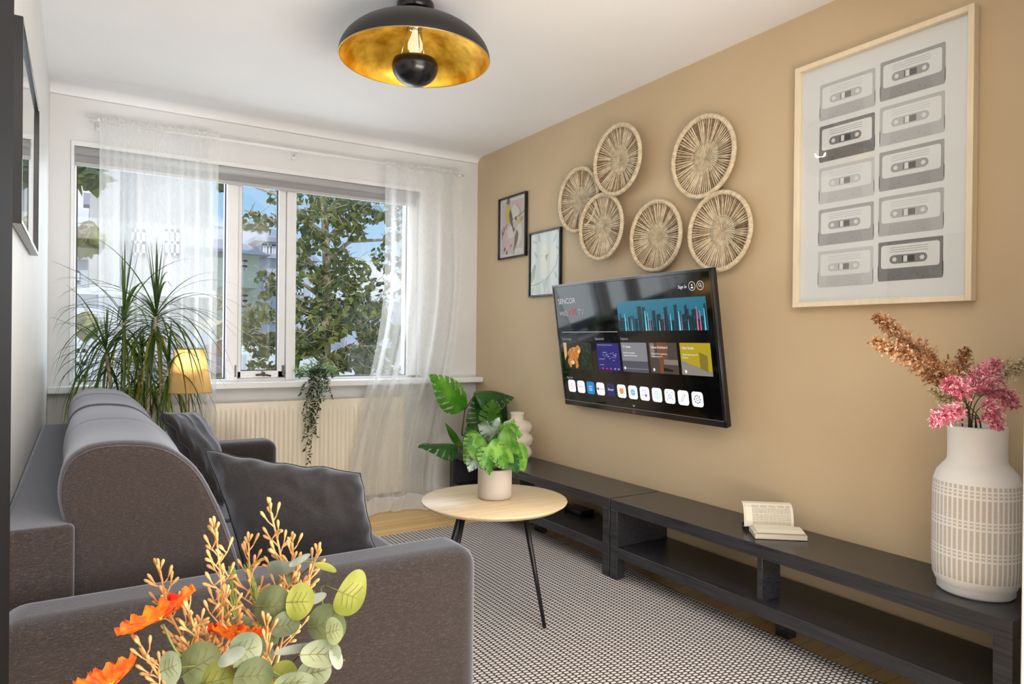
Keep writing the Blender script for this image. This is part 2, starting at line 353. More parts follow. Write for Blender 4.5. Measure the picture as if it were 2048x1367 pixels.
# window
Yg = 4.60
win = struct(thing('window_1', None, None, (1.02, Yg, 0.9)))
for k in ('label', 'category'):
    if k in win: del win[k]
b = MB()                                             # casing flush with the wall, and the head
b.box((WX0+0.001, YW-0.012, WZ1-0.028), (WX1-0.001, YW+0.2, WZ1-0.001)); b.box((WX0+0.001, YW-0.011, WZ0+0.019), (WX0+0.016, YW+0.2, WZ1-0.0281)); b.box((WX1-0.02, YW-0.011, WZ0+0.019), (WX1-0.001, YW+0.2, WZ1-0.0281)); b.box((WX0+0.001, YW+0.03, WZ0+0.001), (WX1-0.001, YW+0.2, WZ0+0.018))
b.build('window_casing', M['trim'], win)
b = MB(); b.rbox((0.775, YW+0.012, WZ0), (0.842, YW+0.15, WZ1), 0.004); b.rbox((1.140, YW+0.012, WZ0), (1.200, YW+0.15, WZ1), 0.004)
b.rbox((WX0+0.016, YW+0.05, WZ0), (WX0+0.028, YW+0.1, WZ1), 0.003)
b.rbox((2.00, YW+0.03, WZ0), (2.07, YW+0.15, WZ1), 0.004)
b.build('window_mullion', M['trim'], win)
sash = MB(); X0, X1 = 0.845, 1.137
for a, c in (((X0, 0.905), (X0+0.022, 2.2)), ((X1-0.045, 0.905), (X1, 2.2)), ((X0, 0.905), (X1, 0.95)), ((X0, 2.15), (X1, 2.2))):
    sash.rbox((a[0], YW+0.03, a[1]), (c[0], YW+0.075, c[1]), 0.004)
sash = sash.build('window_sash', M['trim'], win)
b = MB(); b.tube([(0.955, YW+0.018, 0.925), (1.0, YW-0.0, 0.928), (1.045, YW+0.01, 0.918)], 0.006); b.tube([(1.0, YW+0.0, 0.925), (1.0, YW+0.03, 0.945)], 0.011)
b.box((0.826, YW+0.004, 0.915), (0.834, YW+0.013, 0.99)); b.box((1.118, YW+0.02, 0.92), (1.132, YW+0.031, 0.985))
b.build('window_latch', mat('tarnished_latch', S(90, 86, 80), 0.4, 0.8), sash)
for x0, x1, z0 in ((WX0+0.028, 0.775, WZ0+0.018), (X0+0.022, X1-0.045, 0.95), (1.2, 2.0, WZ0+0.018)):
    MB().box((x0, Yg+0.002, z0), (x1, Yg+0.006, WZ1-0.03)).build('window_pane', M['glass'], win)
b = MB()
for x0, x1, z0 in ((WX0+0.028, 0.775, WZ0+0.018), (X0+0.022, X1-0.045, 0.95), (1.2, 2.0, WZ0+0.018)):
    g = 0.006
    for a, c in (((x0, z0), (x0+g, WZ1)), ((x1-g, z0), (x1, WZ1)), ((x0, z0), (x1, z0+g))): b.box((a[0], Yg-0.004, a[1]), (c[0], Yg+0.010, c[1]))
b.build('window_gasket', mat('dark_gasket', S(52, 50, 54), 0.7), win)
struct(MB().rbox((XL, YW-0.115, 0.848), (XR, YW+0.06, 0.886), 0.006).build('window_sill', M['trim']))
# the blind rolled up at the head of the window
bl = thing('roller_blind', 'grey roller blind rolled up at the head of the window', 'blind', (1.02, YW, 2.2))
X0, X1 = WX0+0.02, 2.05
b = MB(); b.tube([(X0, YW+0.0, 2.196), (X1, YW+0.0, 2.196)], 0.026, 18); b.build('roller_tube', M['blind_tube'], bl)
b = MB(); b.box((X0, YW-0.004, 2.128), (X1, YW-0.001, 2.185)); b.build('blind_fabric', M['blind'], bl)
b = MB(); b.rbox((X0, YW-0.012, 2.112), (X1, YW+0.006, 2.135), 0.005); b.build('bottom_bar', M['blind_tube'], bl)

# curtain rod and the two sheers
rod = thing('curtain_rod', 'slim white curtain rod above the window', 'curtain rod', (1.2, 4.385, 2.35))
MB().tube([(0.035, 4.385, 2.338), (2.345, 4.385, 2.352)], 0.009, 12).build('rod', M['trim'], rod)
for x in (0.085, 1.17, 2.31):
    b = MB(); b.tube([(x, 4.385, 2.345), (x, YW, 2.345)], 0.006); b.rbox((x-0.012, YW-0.012, 2.32), (x+0.012, YW, 2.38), 0.003); b.tube([(x-0.01, 4.385, 2.345), (x+0.01, 4.385, 2.345)], 0.013, 12); b.build('bracket', M['trim'], rod)

def curtain(label, xt0, xt1, xb0, xb1, nf, seed, zb=0.02, puddle=0, nu=260):
    ro = random.Random(seed)
    ks = [(ro.uniform(0.6, 1.5)*nf, ro.uniform(0, 2*PI), ro.uniform(0.3, 1.0)) for _ in range(5)]
    tot = sum(k[2] for k in ks)
    cu = thing('sheer_curtain', label, 'curtain', ((xt0+xt1)/2, 4.385, zb), 'sheer white curtains on the rod')
    def wob(u, t):
        s_ = 0
        for f, p, a in ks: s_ += a*math.sin(2*PI*f*(u+0.012*math.sin(3*t+p))+p+0.35*t)
        return s_/tot*1.6
    def fn(u, v):
        t = v                                         # 0 at the rod, 1 at the floor
        amp = lerp(0.010, 0.027, smoothstep(0, 0.5, t))
        w = wob(u, t)
        f = smoothstep(0.25, 1.0, t)**1.4
        x = lerp(lerp(xt0, xt1, u), lerp(xb0, xb1, u), f) + 0.010*math.sin(2*PI*nf*1.3*u+1.1*t)*t
        z = lerp(2.352, zb, t)
        y = 4.383 + amp*w - 0.012*smoothstep(0, 0.3, t)
        return Vector((x, y, z))
    b = MB(); b.grid(fn, nu, 46); main = b.build('curtain_cloth', M['curtain'], cu)
    def hd(u, v):
        p = fn(u, 0); a = PI*v
        return Vector((p.x, 4.383-0.017*math.sin(a)+0.003*math.sin(2*PI*60*u), 2.332+0.012*u+0.034*v+0.006*math.sin(2*PI*47*u+2)*v))
    b = MB(); b.grid(hd, 400, 4); b.build('gathered_heading', M['curtain_hem'], cu)
    if puddle:
        def pd(u, v):
            p = fn(u, 1)
            fold = 0.5+0.5*math.sin(2*PI*3.1*u+1.5*v*3)
            y = p.y-0.015 - v*puddle*(0.75+0.35*math.sin(2*PI*1.3*u+0.8))
            z = zb*(1-v)**0.8 + 0.006+0.05*math.sin(PI*min(1, v*1.0))*(0.2+0.8*fold) + 0.012*math.sin(2*PI*7*u+4*v)*(1-v)*v*3
            return Vector((p.x-0.03*v+0.03*math.sin(2*PI*2*u+3*v)*v, y, max(0.006, z*(1-0.75*v*v))))
        b = MB(); b.grid(pd, 200, 24); b.build('curtain_puddle', M['curtain_hem'], cu)
curtain('sheer white curtain behind the tall spiky plant and the lamp', 0.088, 0.695, 0.07, 0.69, 6, 3)
curtain('sheer white curtain beside the monstera, its hem heaped on the floor', 1.742, 2.335, 1.48, 2.13, 5, 11, zb=0.085, puddle=0.085)

# radiator
rd = thing('radiator', 'cream ribbed panel radiator under the window sill', 'radiator', (1.2, 4.5, 0.12))
RX0, RX1, RZ0, RZ1 = 0.40, 1.93, 0.10, 0.757
def rf(u, v):
    x = lerp(RX0, RX1, u); z = lerp(RZ0, RZ1, v)
    k = smoothstep(0.035, 0.075, v)*(1-smoothstep(0.91, 0.945, v)); ph = (x-RX0)/0.0575
    q = 0.5-0.5*math.cos(2*PI*ph); q = smoothstep(0.25, 0.75, q)
    ed = smoothstep(0, 0.02, u)*(1-smoothstep(0.98, 1, u))
    return Vector((x, 4.452-0.011*(q*k)*ed, z))
b = MB(); b.grid(rf, 420, 40); b.build('front_panel', M['radiator'], rd)
b = MB(); b.rbox((RX0-0.004, 4.453, RZ0-0.004), (RX1+0.004, 4.512, RZ1+0.006), 0.005); b.build('casing', M['radiator'], rd)
for x in (0.5, 1.86): MB().tube([(x, 4.49, 0.11), (x, 4.49, 0.0)], 0.008).build('pipe', M['trim'], rd)
for x in (0.6, 1.7): MB().box((x, 4.51, 0.3), (x+0.04, YW-0.001, 0.6)).build('wall_bracket', M['trim'], rd)

# ------------------------------------------------------------------ sofa
sf = thing('sofa', 'dark grey fabric sofa with high rounded back cushions along the white wall', 'sofa', (0.4, 2.8, 0))
b = MB(); b.rbox((-0.10, 1.80, 0.07), (0.90, 3.83, 0.30), 0.01); b.build('base', M['sofa'], sf)
b = MB(); b.rbox((XL+0.002, 1.78, 0.05), (-0.005, 3.85, 0.75), 0.012); b.build('back_frame', M['sofa'], sf)
for y0, y1 in ((1.605, 1.79), (3.835, 4.02)):
    b = MB(); b.rbox((XL+0.003, y0, 0.05), (0.925, y1, 0.605), 0.055, seg=6); a = b.build('armrest', M['sofa'], sf)
for x in (-0.06, 0.85):
    for y in (1.68, 3.94): MB().lathe([(0, 0), (0.022, 0), (0.026, 0.055), (0, 0.055)], (x, y, 0.0), 16).build('foot', M['black_metal'], sf)
for y0, y1 in ((1.80, 2.818), (2.822, 3.83)):
    b = MB(); b.rbox((0.05, y0, 0.30), (0.935, y1, 0.455), 0.035, seg=5); b.build('seat_cushion', M['sofa'], sf)
prof = [(-0.006, 0.42), (-0.016, 0.60), (-0.020, 0.70), (-0.022, 0.74), (-0.034, 0.795), (-0.033, 0.845), (-0.019, 0.886), (0.013, 0.911), (0.053, 0.919), (0.105, 0.918), (0.160, 0.908), (0.205, 0.882), (0.250, 0.834), (0.289, 0.755), (0.319, 0.675), (0.343, 0.592), (0.362, 0.50), (0.36, 0.45), (0.33, 0.425), (0.15, 0.41)]
def smoothprof(p, n=64):
    P = [Vector(q) for q in p]; m = len(P); out = []
    for i in range(n):
        t = i*m/n; k = int(t); f = t-k; a, b_, c, d_ = P[(k-1) % m], P[k % m], P[(k+1) % m], P[(k+2) % m]
        out.append(0.5*((2*b_)+(c-a)*f+(2*a-5*b_+4*c-d_)*f*f+(3*b_-a-3*c+d_)*f**3))
    return out
PR = smoothprof(prof); PC = Vector((0.15, 0.66))
def cushion(y0, y1, grooves):
    ys = [0, 0.004, 0.010, 0.018, 0.03]; Ln = y1-y0
    ys = ys + [0.03+(Ln-0.06)*i/60 for i in range(1, 60)] + [Ln-q for q in reversed(ys)]
    rings = []
    for q in ys:
        e = min(q, Ln-q); s_ = -0.030+0.030*min(1, math.sqrt(1-(1-min(1, e/0.03))**2)) if e < 0.03 else 0
        for g in grooves: s_ -= 0.007*math.exp(-((y0+q-g)/0.006)**2)
        s_ += 0.004*math.sin(q*9+y0)
        ring = []
        for p in PR:
            d_ = (p-PC).normalized(); w = p+d_*s_
            ring.append((w.x, y0+q, w.y))
        rings.append(ring)
    n = len(PR); b = MB(); vs = [p for r_ in rings for p in r_]; fs = []
    for i in range(len(rings)-1):
        for k in range(n): fs.append((i*n+k, (i+1)*n+k, (i+1)*n+(k+1) % n, i*n+(k+1) % n))
    b.add(vs, fs, 0, True); b.add(rings[0], [tuple(range(n))]); b.add(rings[-1], [tuple(range(n-1, -1, -1))])
    c = b.build('back_cushion', M['sofa'], sf)
    for yy in (y0+0.008, y1-0.008):
        b = MB(); pts = [((p+(p-PC).normalized()*-0.010).x, yy, (p+(p-PC).normalized()*-0.010).y) for p in PR]; b.tube(pts+[pts[0]], 0.0042, 6, cap=False); b.build('piping', M['sofa'], c)
cushion(1.80, 2.872, [2.33]); cushion(2.878, 3.83, [3.34])

def pillow(label, corners, th, seed, bow=0.03):
    TL, TR, BR, BL = [Vector(c) for c in corners]; nn = (TR-TL).cross(BL-TL).normalized()
    def P(u, v, side):
        # pinched edges, pointed corners
        uu = u+ bow*4*(u-0.5)*(-v*(1-v))*1.0; vv = v + bow*4*(v-0.5)*(-u*(1-u))*1.0
        p = TL.lerp(TR, uu).lerp(BL.lerp(BR, uu), vv)
        e = (4*u*(1-u))**0.42*(4*v*(1-v))**0.42
        nz = noise.noise(Vector((u*3+seed, v*3, side)))*0.22+noise.noise(Vector((u*7+seed, v*7, side)))*0.07
        fold = (0.5+0.5*math.sin(26*u+7*v+3*noise.noise(Vector((u*4, v*4, seed)))))**3*math.exp(-v*5.5)*0.20 + (0.5+0.5*math.sin(20*v-9*u+seed))**4*math.exp(-(1-u)*7)*0.10
        nz += fold
        edge = (1-min(1, 12*min(u, 1-u, v, 1-v)))
        wv = (TL-BL).normalized()*(0.010*noise.noise(Vector((u*5+seed, 0, 1)))*(1-v)**2) + (TR-TL).normalized()*(0.012*noise.noise(Vector((v*4+seed, 3, 1)))*u*u)
        return p + wv + nn*(side*th*0.5*e*(1+nz)) + nn*0.008*math.sin((u+v)*30+seed)*edge
    pl = thing('throw_pillow', label, 'cushion', tuple(BL.lerp(BR, 0.5)), 'dark throw pillows on the sofa')
    b = MB(); b.grid(lambda u, v: P(u, v, 1), 64, 64); b.grid(lambda u, v: P(v, u, -1), 64, 64); b.build('pillow_cover', M['pillow'], pl)
    b = MB(); loop = [P(t, 0, 1) for t in [i/20 for i in range(20)]]+[P(1, t, 1) for t in [i/20 for i in range(20)]]+[P(1-t, 1, 1) for t in [i/20 for i in range(20)]]+[P(0, 1-t, 1) for t in [i/20 for i in range(20)]]
    b.tube(loop+[loop[0]], 0.0028, 6, cap=False); b.build('seam', M['pillow'], pl)
pillow('large dark charcoal pillow propped at the near armrest', ((0.300, 2.09, 0.850), (0.715, 1.97, 0.765), (0.785, 1.95, 0.465), (0.40, 1.96, 0.465)), 0.22, 1.7, 0.06)
pillow('blue-grey pillow at the far end of the sofa', (at(322, 824, 2.98), at(389, 822, 3.42), at(450, 950, 3.42), (0.50, 3.0, 0.47)), 0.13, 5.2, 0.06)

# ------------------------------------------------------------------ rug
rg = MB(); rx0, rx1, ry0, ry1 = 0.94, 2.345, 0.78, 3.785
def rugp(u, v):
    x = lerp(rx0, rx1 - 0.02*math.sin(v*7) + 0.02*(1-v)*0, u); y = lerp(ry0, ry1, v)
    w = 0.0045*math.exp(-((u-1)/0.05)**2)*(0.5+0.5*math.sin(v*23))
    return Vector((x, y, 0.009+w))
rg.grid(rugp, 60, 120); rg.grid(lambda u, v: Vector((rugp(v, u).x, rugp(v, u).y, 0.001)), 60, 30)
for e0 in (lambda t, h: Vector((rx0, lerp(ry0, ry1, t), 0.001+0.008*h)), lambda t, h: rugp(1, t)*1 + Vector((0, 0, -rugp(1, t).z+0.001+(rugp(1, t).z-0.001)*h))): rg.grid(e0, 60, 1)
for yy in (ry0, ry1): rg.grid(lambda t, h: Vector((lerp(rx0, rugp(1, 1 if yy == ry1 else 0).x, t), yy, 0.001+0.008*h)), 60, 1)
tag(rg.build('area_rug', M['rug']), 'grey and white basketweave rug on the oak floor', 'rug')

# ------------------------------------------------------------------ TV benches
def bench(y0, y1, label, mid):
    x0, x1 = 2.20, XR-0.015; z1 = 0.395
    o = thing('tv_bench', label, 'tv bench', ((x0+x1)/2, (y0+y1)/2, 0), 'black-brown low benches along the tan wall')
    B = lambda n, a, c, r=0.002: MB().rbox(a, c, r, seg=2).build(n, M['black_wood'], o)
    B('bench_top', (x0, y0, z1-0.052), (x1, y1, z1))
    B('shelf', (x0, y0, 0.120), (x1, y1, 0.170))
    for ya in (y0, y1-0.05):
        B('side_panel', (x0, ya, 0.1695), (x1, ya+0.05, z1-0.0515))
        for xa in (x0, x1-0.05): B('leg', (xa, ya, 0.0138 if xa == x0 else 0.0), (xa+0.05, ya+0.05, 0.1205))
    ym = (y0+y1)/2
    B('divider', (x0+0.02, ym-0.012, 0.1695), (x0+0.13, ym+0.012, z1-0.0515))
    B('middle_leg', (x0+0.16, ym-0.03, 0.0), (x0+0.21, ym+0.03, 0.1205))
    return o
bench(0.857, 2.563, 'black-brown low bench carrying the open book and tall white vase', True)
bench(2.570, 4.275, 'black-brown low bench in the corner under the monstera', True)

# coffee table
ct = thing('coffee_table', 'round oak-topped coffee table on slim black legs', 'table', (1.475, 2.455, 0.009))
b = MB(); b.lathe([(0, 0.478), (0.28, 0.478), (0.302, 0.492), (0.304, 0.496), (0.302, 0.5), (0, 0.5)], (1.475, 2.455, 0), 96); b.build('tabletop', M['oak_top'], ct)
b = MB(); b.lathe([(0, 0.472), (0.20, 0.472), (0.20, 0.479), (0, 0.479)], (1.475, 2.455, 0), 40); b.build('mounting_plate', M['black_metal'], ct)
TC = Vector((1.475, 2.455, 0))
for ang, rt, rb in ((-61.5, 0.14, 0.24), (178.5, 0.14, 0.24), (132, 0.14, 0.26)):
    c, s_ = math.cos(math.radians(ang)), math.sin(math.radians(ang))
    b = MB(); b.tube([(TC.x+rb*c, TC.y+rb*s_, 0.010), (TC.x+rt*c, TC.y+rt*s_, 0.475)], [0.0075, 0.0125], 12); b.build('leg', M['black_metal'], ct)

# ------------------------------------------------------------------ woven wall plates
straw = noisy('woven_straw', S(204, 186, 152), S(232, 218, 190), 45, rough=0.75, bump=0.3)
straw2 = noisy('woven_straw_dark', S(124, 98, 72), S(166, 138, 106), 60, rough=0.8, bump=0.3)
def plate():
    o = thing('woven_wall_plate', None, 'wall decoration', (0, 0, 0), 'round woven plates on the tan wall')
    R = 0.196                                        # local: disc in the YZ plane, front towards -X
    def P(a, r, d): return Vector((-d, r*math.sin(a), r*math.cos(a)))
    dish = lambda r: 0.014+0.020*(r/R)**2
    b = MB(); ring = []
    for k in range(97):
        a = 2*PI*k/96; ring.append(P(a, R-0.011, dish(R)+0.002))
    b.tube(ring, [0.0105+0.0012*(k % 2) for k in range(97)], 10, cap=False)
    for k in range(120):                             # wrapping of the rim
        a = 2*PI*k/120; pts = [P(a+0.012*math.sin(t), R-0.011+0.0118*math.cos(t), dish(R)+0.002+0.0118*math.sin(t)) for t in [i*PI/3-PI/3 for i in range(6)]]
        b.tube(pts, 0.0016, 4, 1)
    b.build('rim', [straw, straw], o)
    b = MB(); NS = 78
    for k in range(NS):
        for dd in (-0.012, 0.014):
            a = 2*PI*k/NS+dd; j = rnd.uniform(-0.008, 0.008)
            b.tube([P(a, 0.070, dish(0.07)+0.003), P(a+j, 0.12, dish(0.12)+0.003+rnd.uniform(-.001, .001)), P(2*PI*k/NS+dd*0.35, R-0.026, dish(0.17)), P(2*PI*k/NS+dd*0.9, R-0.014, dish(0.18))], [0.0019, 0.0027, 0.0030, 0.0022], 5, rnd.choice((0, 0, 1)))
        a = 2*PI*(k+0.5)/NS; b.tube([P(a, R-0.040, dish(0.15)-0.001), P(a, R-0.021, dish(0.17)-0.001)], [0.0030, 0.0042], 5, 1)
        b.tube([P(a, 0.078, dish(0.078)-0.001), P(a, R-0.045, dish(0.15)-0.002)], [0.0012, 0.0026], 4, 1)
    for rr in (0.084, 0.165): 
        b.tube([P(2*PI*k/96, rr, dish(rr)+0.001*(1 if k % 2 else -1)) for k in range(97)], 0.0018, 5, 1, cap=False)
    b.build('open_weave', [straw, straw2], o)
    b = MB(); NR = 44
    b.grid(lambda u, v: P(2*PI*u, 0.078*v, dish(0.078*v)), 88, 6)
    for k in range(NR):
        a = 2*PI*k/NR; r0 = 0.004 if k % 4 == 0 else (0.018 if k % 2 == 0 else 0.04)
        b.tube([P(a, r0, dish(r0)+0.002), P(a, 0.05, dish(0.05)+0.004), P(a, 0.080, dish(0.08)+0.003)], [0.0014, 0.0026, 0.003], 5, 0)
    b.tube([P(2*PI*k/60, 0.079, dish(0.079)+0.003) for k in range(61)], 0.0024, 5, cap=False)
    b.build('centre_disc', [straw, straw2], o)
    return o
plates = [((3.249, 2.005), 1.0, 'woven straw plate nearest the bird pictures, highest overlap partly behind the next plate'),
          ((2.865, 2.156), 1.0, 'woven straw plate hung high to the left of the largest gap, above the overlapping pair'),
          ((3.016, 1.812), 0.98, 'woven straw plate hung lower, overlapping the plate nearest the bird pictures'),
          ((2.286, 2.05), 1.02, 'woven straw plate hung highest, nearest the big cassette poster'),
          ((2.599, 1.71), 0.96, 'woven straw plate low over the middle of the television'),
          ((2.181, 1.68), 0.97, 'woven straw plate low over the near corner of the television')]
plates[0] = (plates[0][0], 1.0, 'woven straw plate nearest the bird pictures, tucked behind its lower neighbour')
plates[1] = (plates[1][0], 1.0, 'woven straw plate hung above the touching pair near the bird pictures')
p0 = plate()
for i, ((y, z), s_, lab) in enumerate(plates):
    o = p0 if i == 0 else p0.copy()
    if i:
        COL.objects.link(o)
        for ch in p0.children:
            c = ch.copy(); COL.objects.link(c); c.parent = o; c.matrix_parent_inverse = ch.matrix_parent_inverse.copy()
    o['label'] = lab
for i, o in enumerate([p0]+[x for x in COL.objects if x.name.startswith('woven_wall_plate.')]):
    (y, z), s_, lab = plates[i]
    o.location = (XR-0.004-(0.012 if i in (1, 2) else 0), y, z); o.scale = (1, s_, s_); o.rotation_euler = (i*0.9, 0, 0)
    o.location.x = XR-0.002-(0.018 if i == 2 else 0.034 if i == 1 else 0)

# ------------------------------------------------------------------ pictures
def wq(Xp, pts): return [(Xp, y, z) for y, z in pts]
def rrect(y0, z0, y1, z1, r, k=5):
    out = []
    for cy, cz, a0 in ((y1-r, z1-r, 0), (y0+r, z1-r, 90), (y0+r, z0+r, 180), (y1-r, z0+r, 270)):
        for i in range(k+1):
            a = math.radians(a0+90*i/k); out.append((cy+r*math.cos(a), cz+r*math.sin(a)))
    return out
def ell(cy, cz, a, b_, rot=0, k=20):
    c, s_ = math.cos(rot), math.sin(rot)
    return [(cy+a*math.cos(t)*c-b_*math.sin(t)*s_, cz+a*math.cos(t)*s_+b_*math.sin(t)*c) for t in [2*PI*i/k for i in range(k)]]
def frame(o, y0, z0, y1, z1, xw, depth, w, mt, sgn=-1):
    b = MB(); xf = xw+sgn*depth
    for a, c in (((y0, z0), (y0+w, z1)), ((y1-w, z0), (y1, z1)), ((y0+w-0.0005, z0), (y1-w+0.0005, z0+w)), ((y0+w-0.0005, z1-w), (y1-w+0.0005, z1))):
        b.rbox((min(xw, xf), a[0], a[1]), (max(xw, xf), c[0], c[1]), 0.0015, seg=1)
    b.build('picture_frame', mt, o)
flat = lambda n, c: mat(n, S(*c), 0.7, spec=0.2)

po = thing('cassette_poster', 'large framed poster of ten grey cassette tapes in pale wood', 'picture', (XR, 1.45, 1.31))
PY0, PY1, PZ0, PZ1 = 1.112, 1.790, 1.312, 2.305
frame(po, PY0, PZ0, PY1, PZ1, XR-0.001, 0.036, 0.021, M['pale_wood'])
tones = {'A': 196, 'B': 132, 'C': 208, 'D': 176, 'E': 206, 'F': 162, 'G': 196, 'H': 168, 'I': 186, 'J': 134}
pm = [flat('print_white', (234, 235, 236))]; b = MB()
xb = XR-0.012; b.box((xb, PY0+0.01, PZ0+0.01), (XR-0.004, PY1-0.01, PZ1-0.01), 0)
idx = {}
def tone(v):
    if v not in idx: idx[v] = len(pm); pm.append(flat('print_grey_%d' % v, (v, v, v+1)))
    return idx[v]
def cassette(yl, zt, v):                             # yl is the larger Y (left in the room view); runs to yl-0.228
    w, h = 0.229, 0.146; X_ = lambda k: xb-0.0003*k
    Rr = lambda y0, z0, y1, z1, r, k, t: b.poly(wq(X_(k), rrect(yl-y1, zt-z1, yl-y0, zt-z0, r)), t)
    Rr(0, 0, w, h, 0.006, 1, tone(v)); Rr(0.011, 0.014, w-0.011, 0.100, 0.010, 2, 0)
    Rr(-0.0015, h*0.6, 0.002, h-0.012, 0.0015, 1, tone(v)); Rr(w-0.002, h*0.6, w+0.0015, h-0.012, 0.0015, 1, tone(v))
    for q in (0.024, 0.032, 0.040): b.poly(wq(X_(3), [(yl-0.045, zt-q), (yl-w+0.05, zt-q), (yl-w+0.05, zt-q-0.0016), (yl-0.045, zt-q-0.0016)]), tone(min(200, v+10)))
    Rr(0.043, 0.052, w-0.052, 0.084, 0.0158, 3, tone(v))
    for cy in (0.061, w-0.070):
        pts = []
        for i in range(24): rr = 0.0095 if (i//2) % 2 == 0 else 0.0062; a = 2*PI*i/24; pts.append((yl-cy+rr*math.cos(a), zt-0.068+rr*math.sin(a)))
        b.poly(wq(X_(4), pts), 0); b.poly(wq(X_(5), ell(yl-cy, zt-0.068, 0.003, 0.003)), 0)
    Rr(0.088, 0.057, 0.092, 0.080, 0.001, 4, tone(max(80, v-60))); Rr(0.094, 0.057, 0.107, 0.079, 0.001, 4, 0); Rr(0.108, 0.057, 0.133, 0.080, 0.001, 4, tone(max(84, v-70)))
    b.poly(wq(X_(3), [(yl-0.043, zt-0.104), (yl-w+0.050, zt-0.104), (yl-w+0.040, zt-h+0.001), (yl-0.034, zt-h+0.001)]), tone(max(110, v-8)))
    for cy, cz in ((0.058, 0.135), (0.075, 0.128), (w-0.085, 0.126), (w-0.066, 0.134)): b.poly(wq(X_(4), ell(yl-cy, zt-cz, 0.0032, 0.0032, 0, 10)), tone(max(96, v-26)))
for k, (a, c) in enumerate((('A', 'F'), ('B', 'G'), ('C', 'H'), ('D', 'I'), ('E', 'J'))):
    cassette(1.690, 2.210-0.1685*k, tones[a]); cassette(1.442, 2.218-0.1685*k, tones[c])
b.build('poster_print', pm, po)
MB().box((XR-0.024, PY0+0.015, PZ0+0.015), (XR-0.022, PY1-0.015, PZ1-0.015)).build('picture_glass', M['glass'], po)

def bird(b, X_, cy, cz, sc_, body, wing, head, fl=1):
    T = lambda pts: wq(X_, [(cy+fl*y*sc_, cz+z*sc_) for y, z in pts])
    b.poly(T([(0.03, 0.10), (0.0, 0.11), (-0.03, 0.07), (-0.05, 0.0), (-0.035, -0.06), (0.0, -0.07), (0.04, -0.03), (0.055, 0.03)]), body)
    b.add(wq(X_-0.0003, [(cy+fl*y*sc_, cz+z*sc_) for y, z in [(-0.025, 0.06), (-0.055, 0.0), (-0.06, -0.06), (-0.085, -0.16), (-0.055, -0.10), (-0.015, -0.04), (0.0, 0.02)]]), [tuple(range(7))], wing)
    b.poly(wq(X_-0.0003, ell(cy+fl*0.008*sc_, cz+0.125*sc_, 0.026*sc_, 0.028*sc_)), head)
    b.poly(T([(0.03, 0.13), (0.05, 0.12), (0.03, 0.115)]), wing)
def vine(b, X_, pts, w, mi):
    for (y0, z0), (y1, z1) in zip(pts, pts[1:]):
        d = Vector((y1-y0, z1-z0)).normalized(); n = Vector((-d.y, d.x))*w
        b.poly(wq(X_, [(y0+n.x, z0+n.y), (y1+n.x, z1+n.y), (y1-n.x, z1-n.y), (y0-n.x, z0-n.y)]), mi)
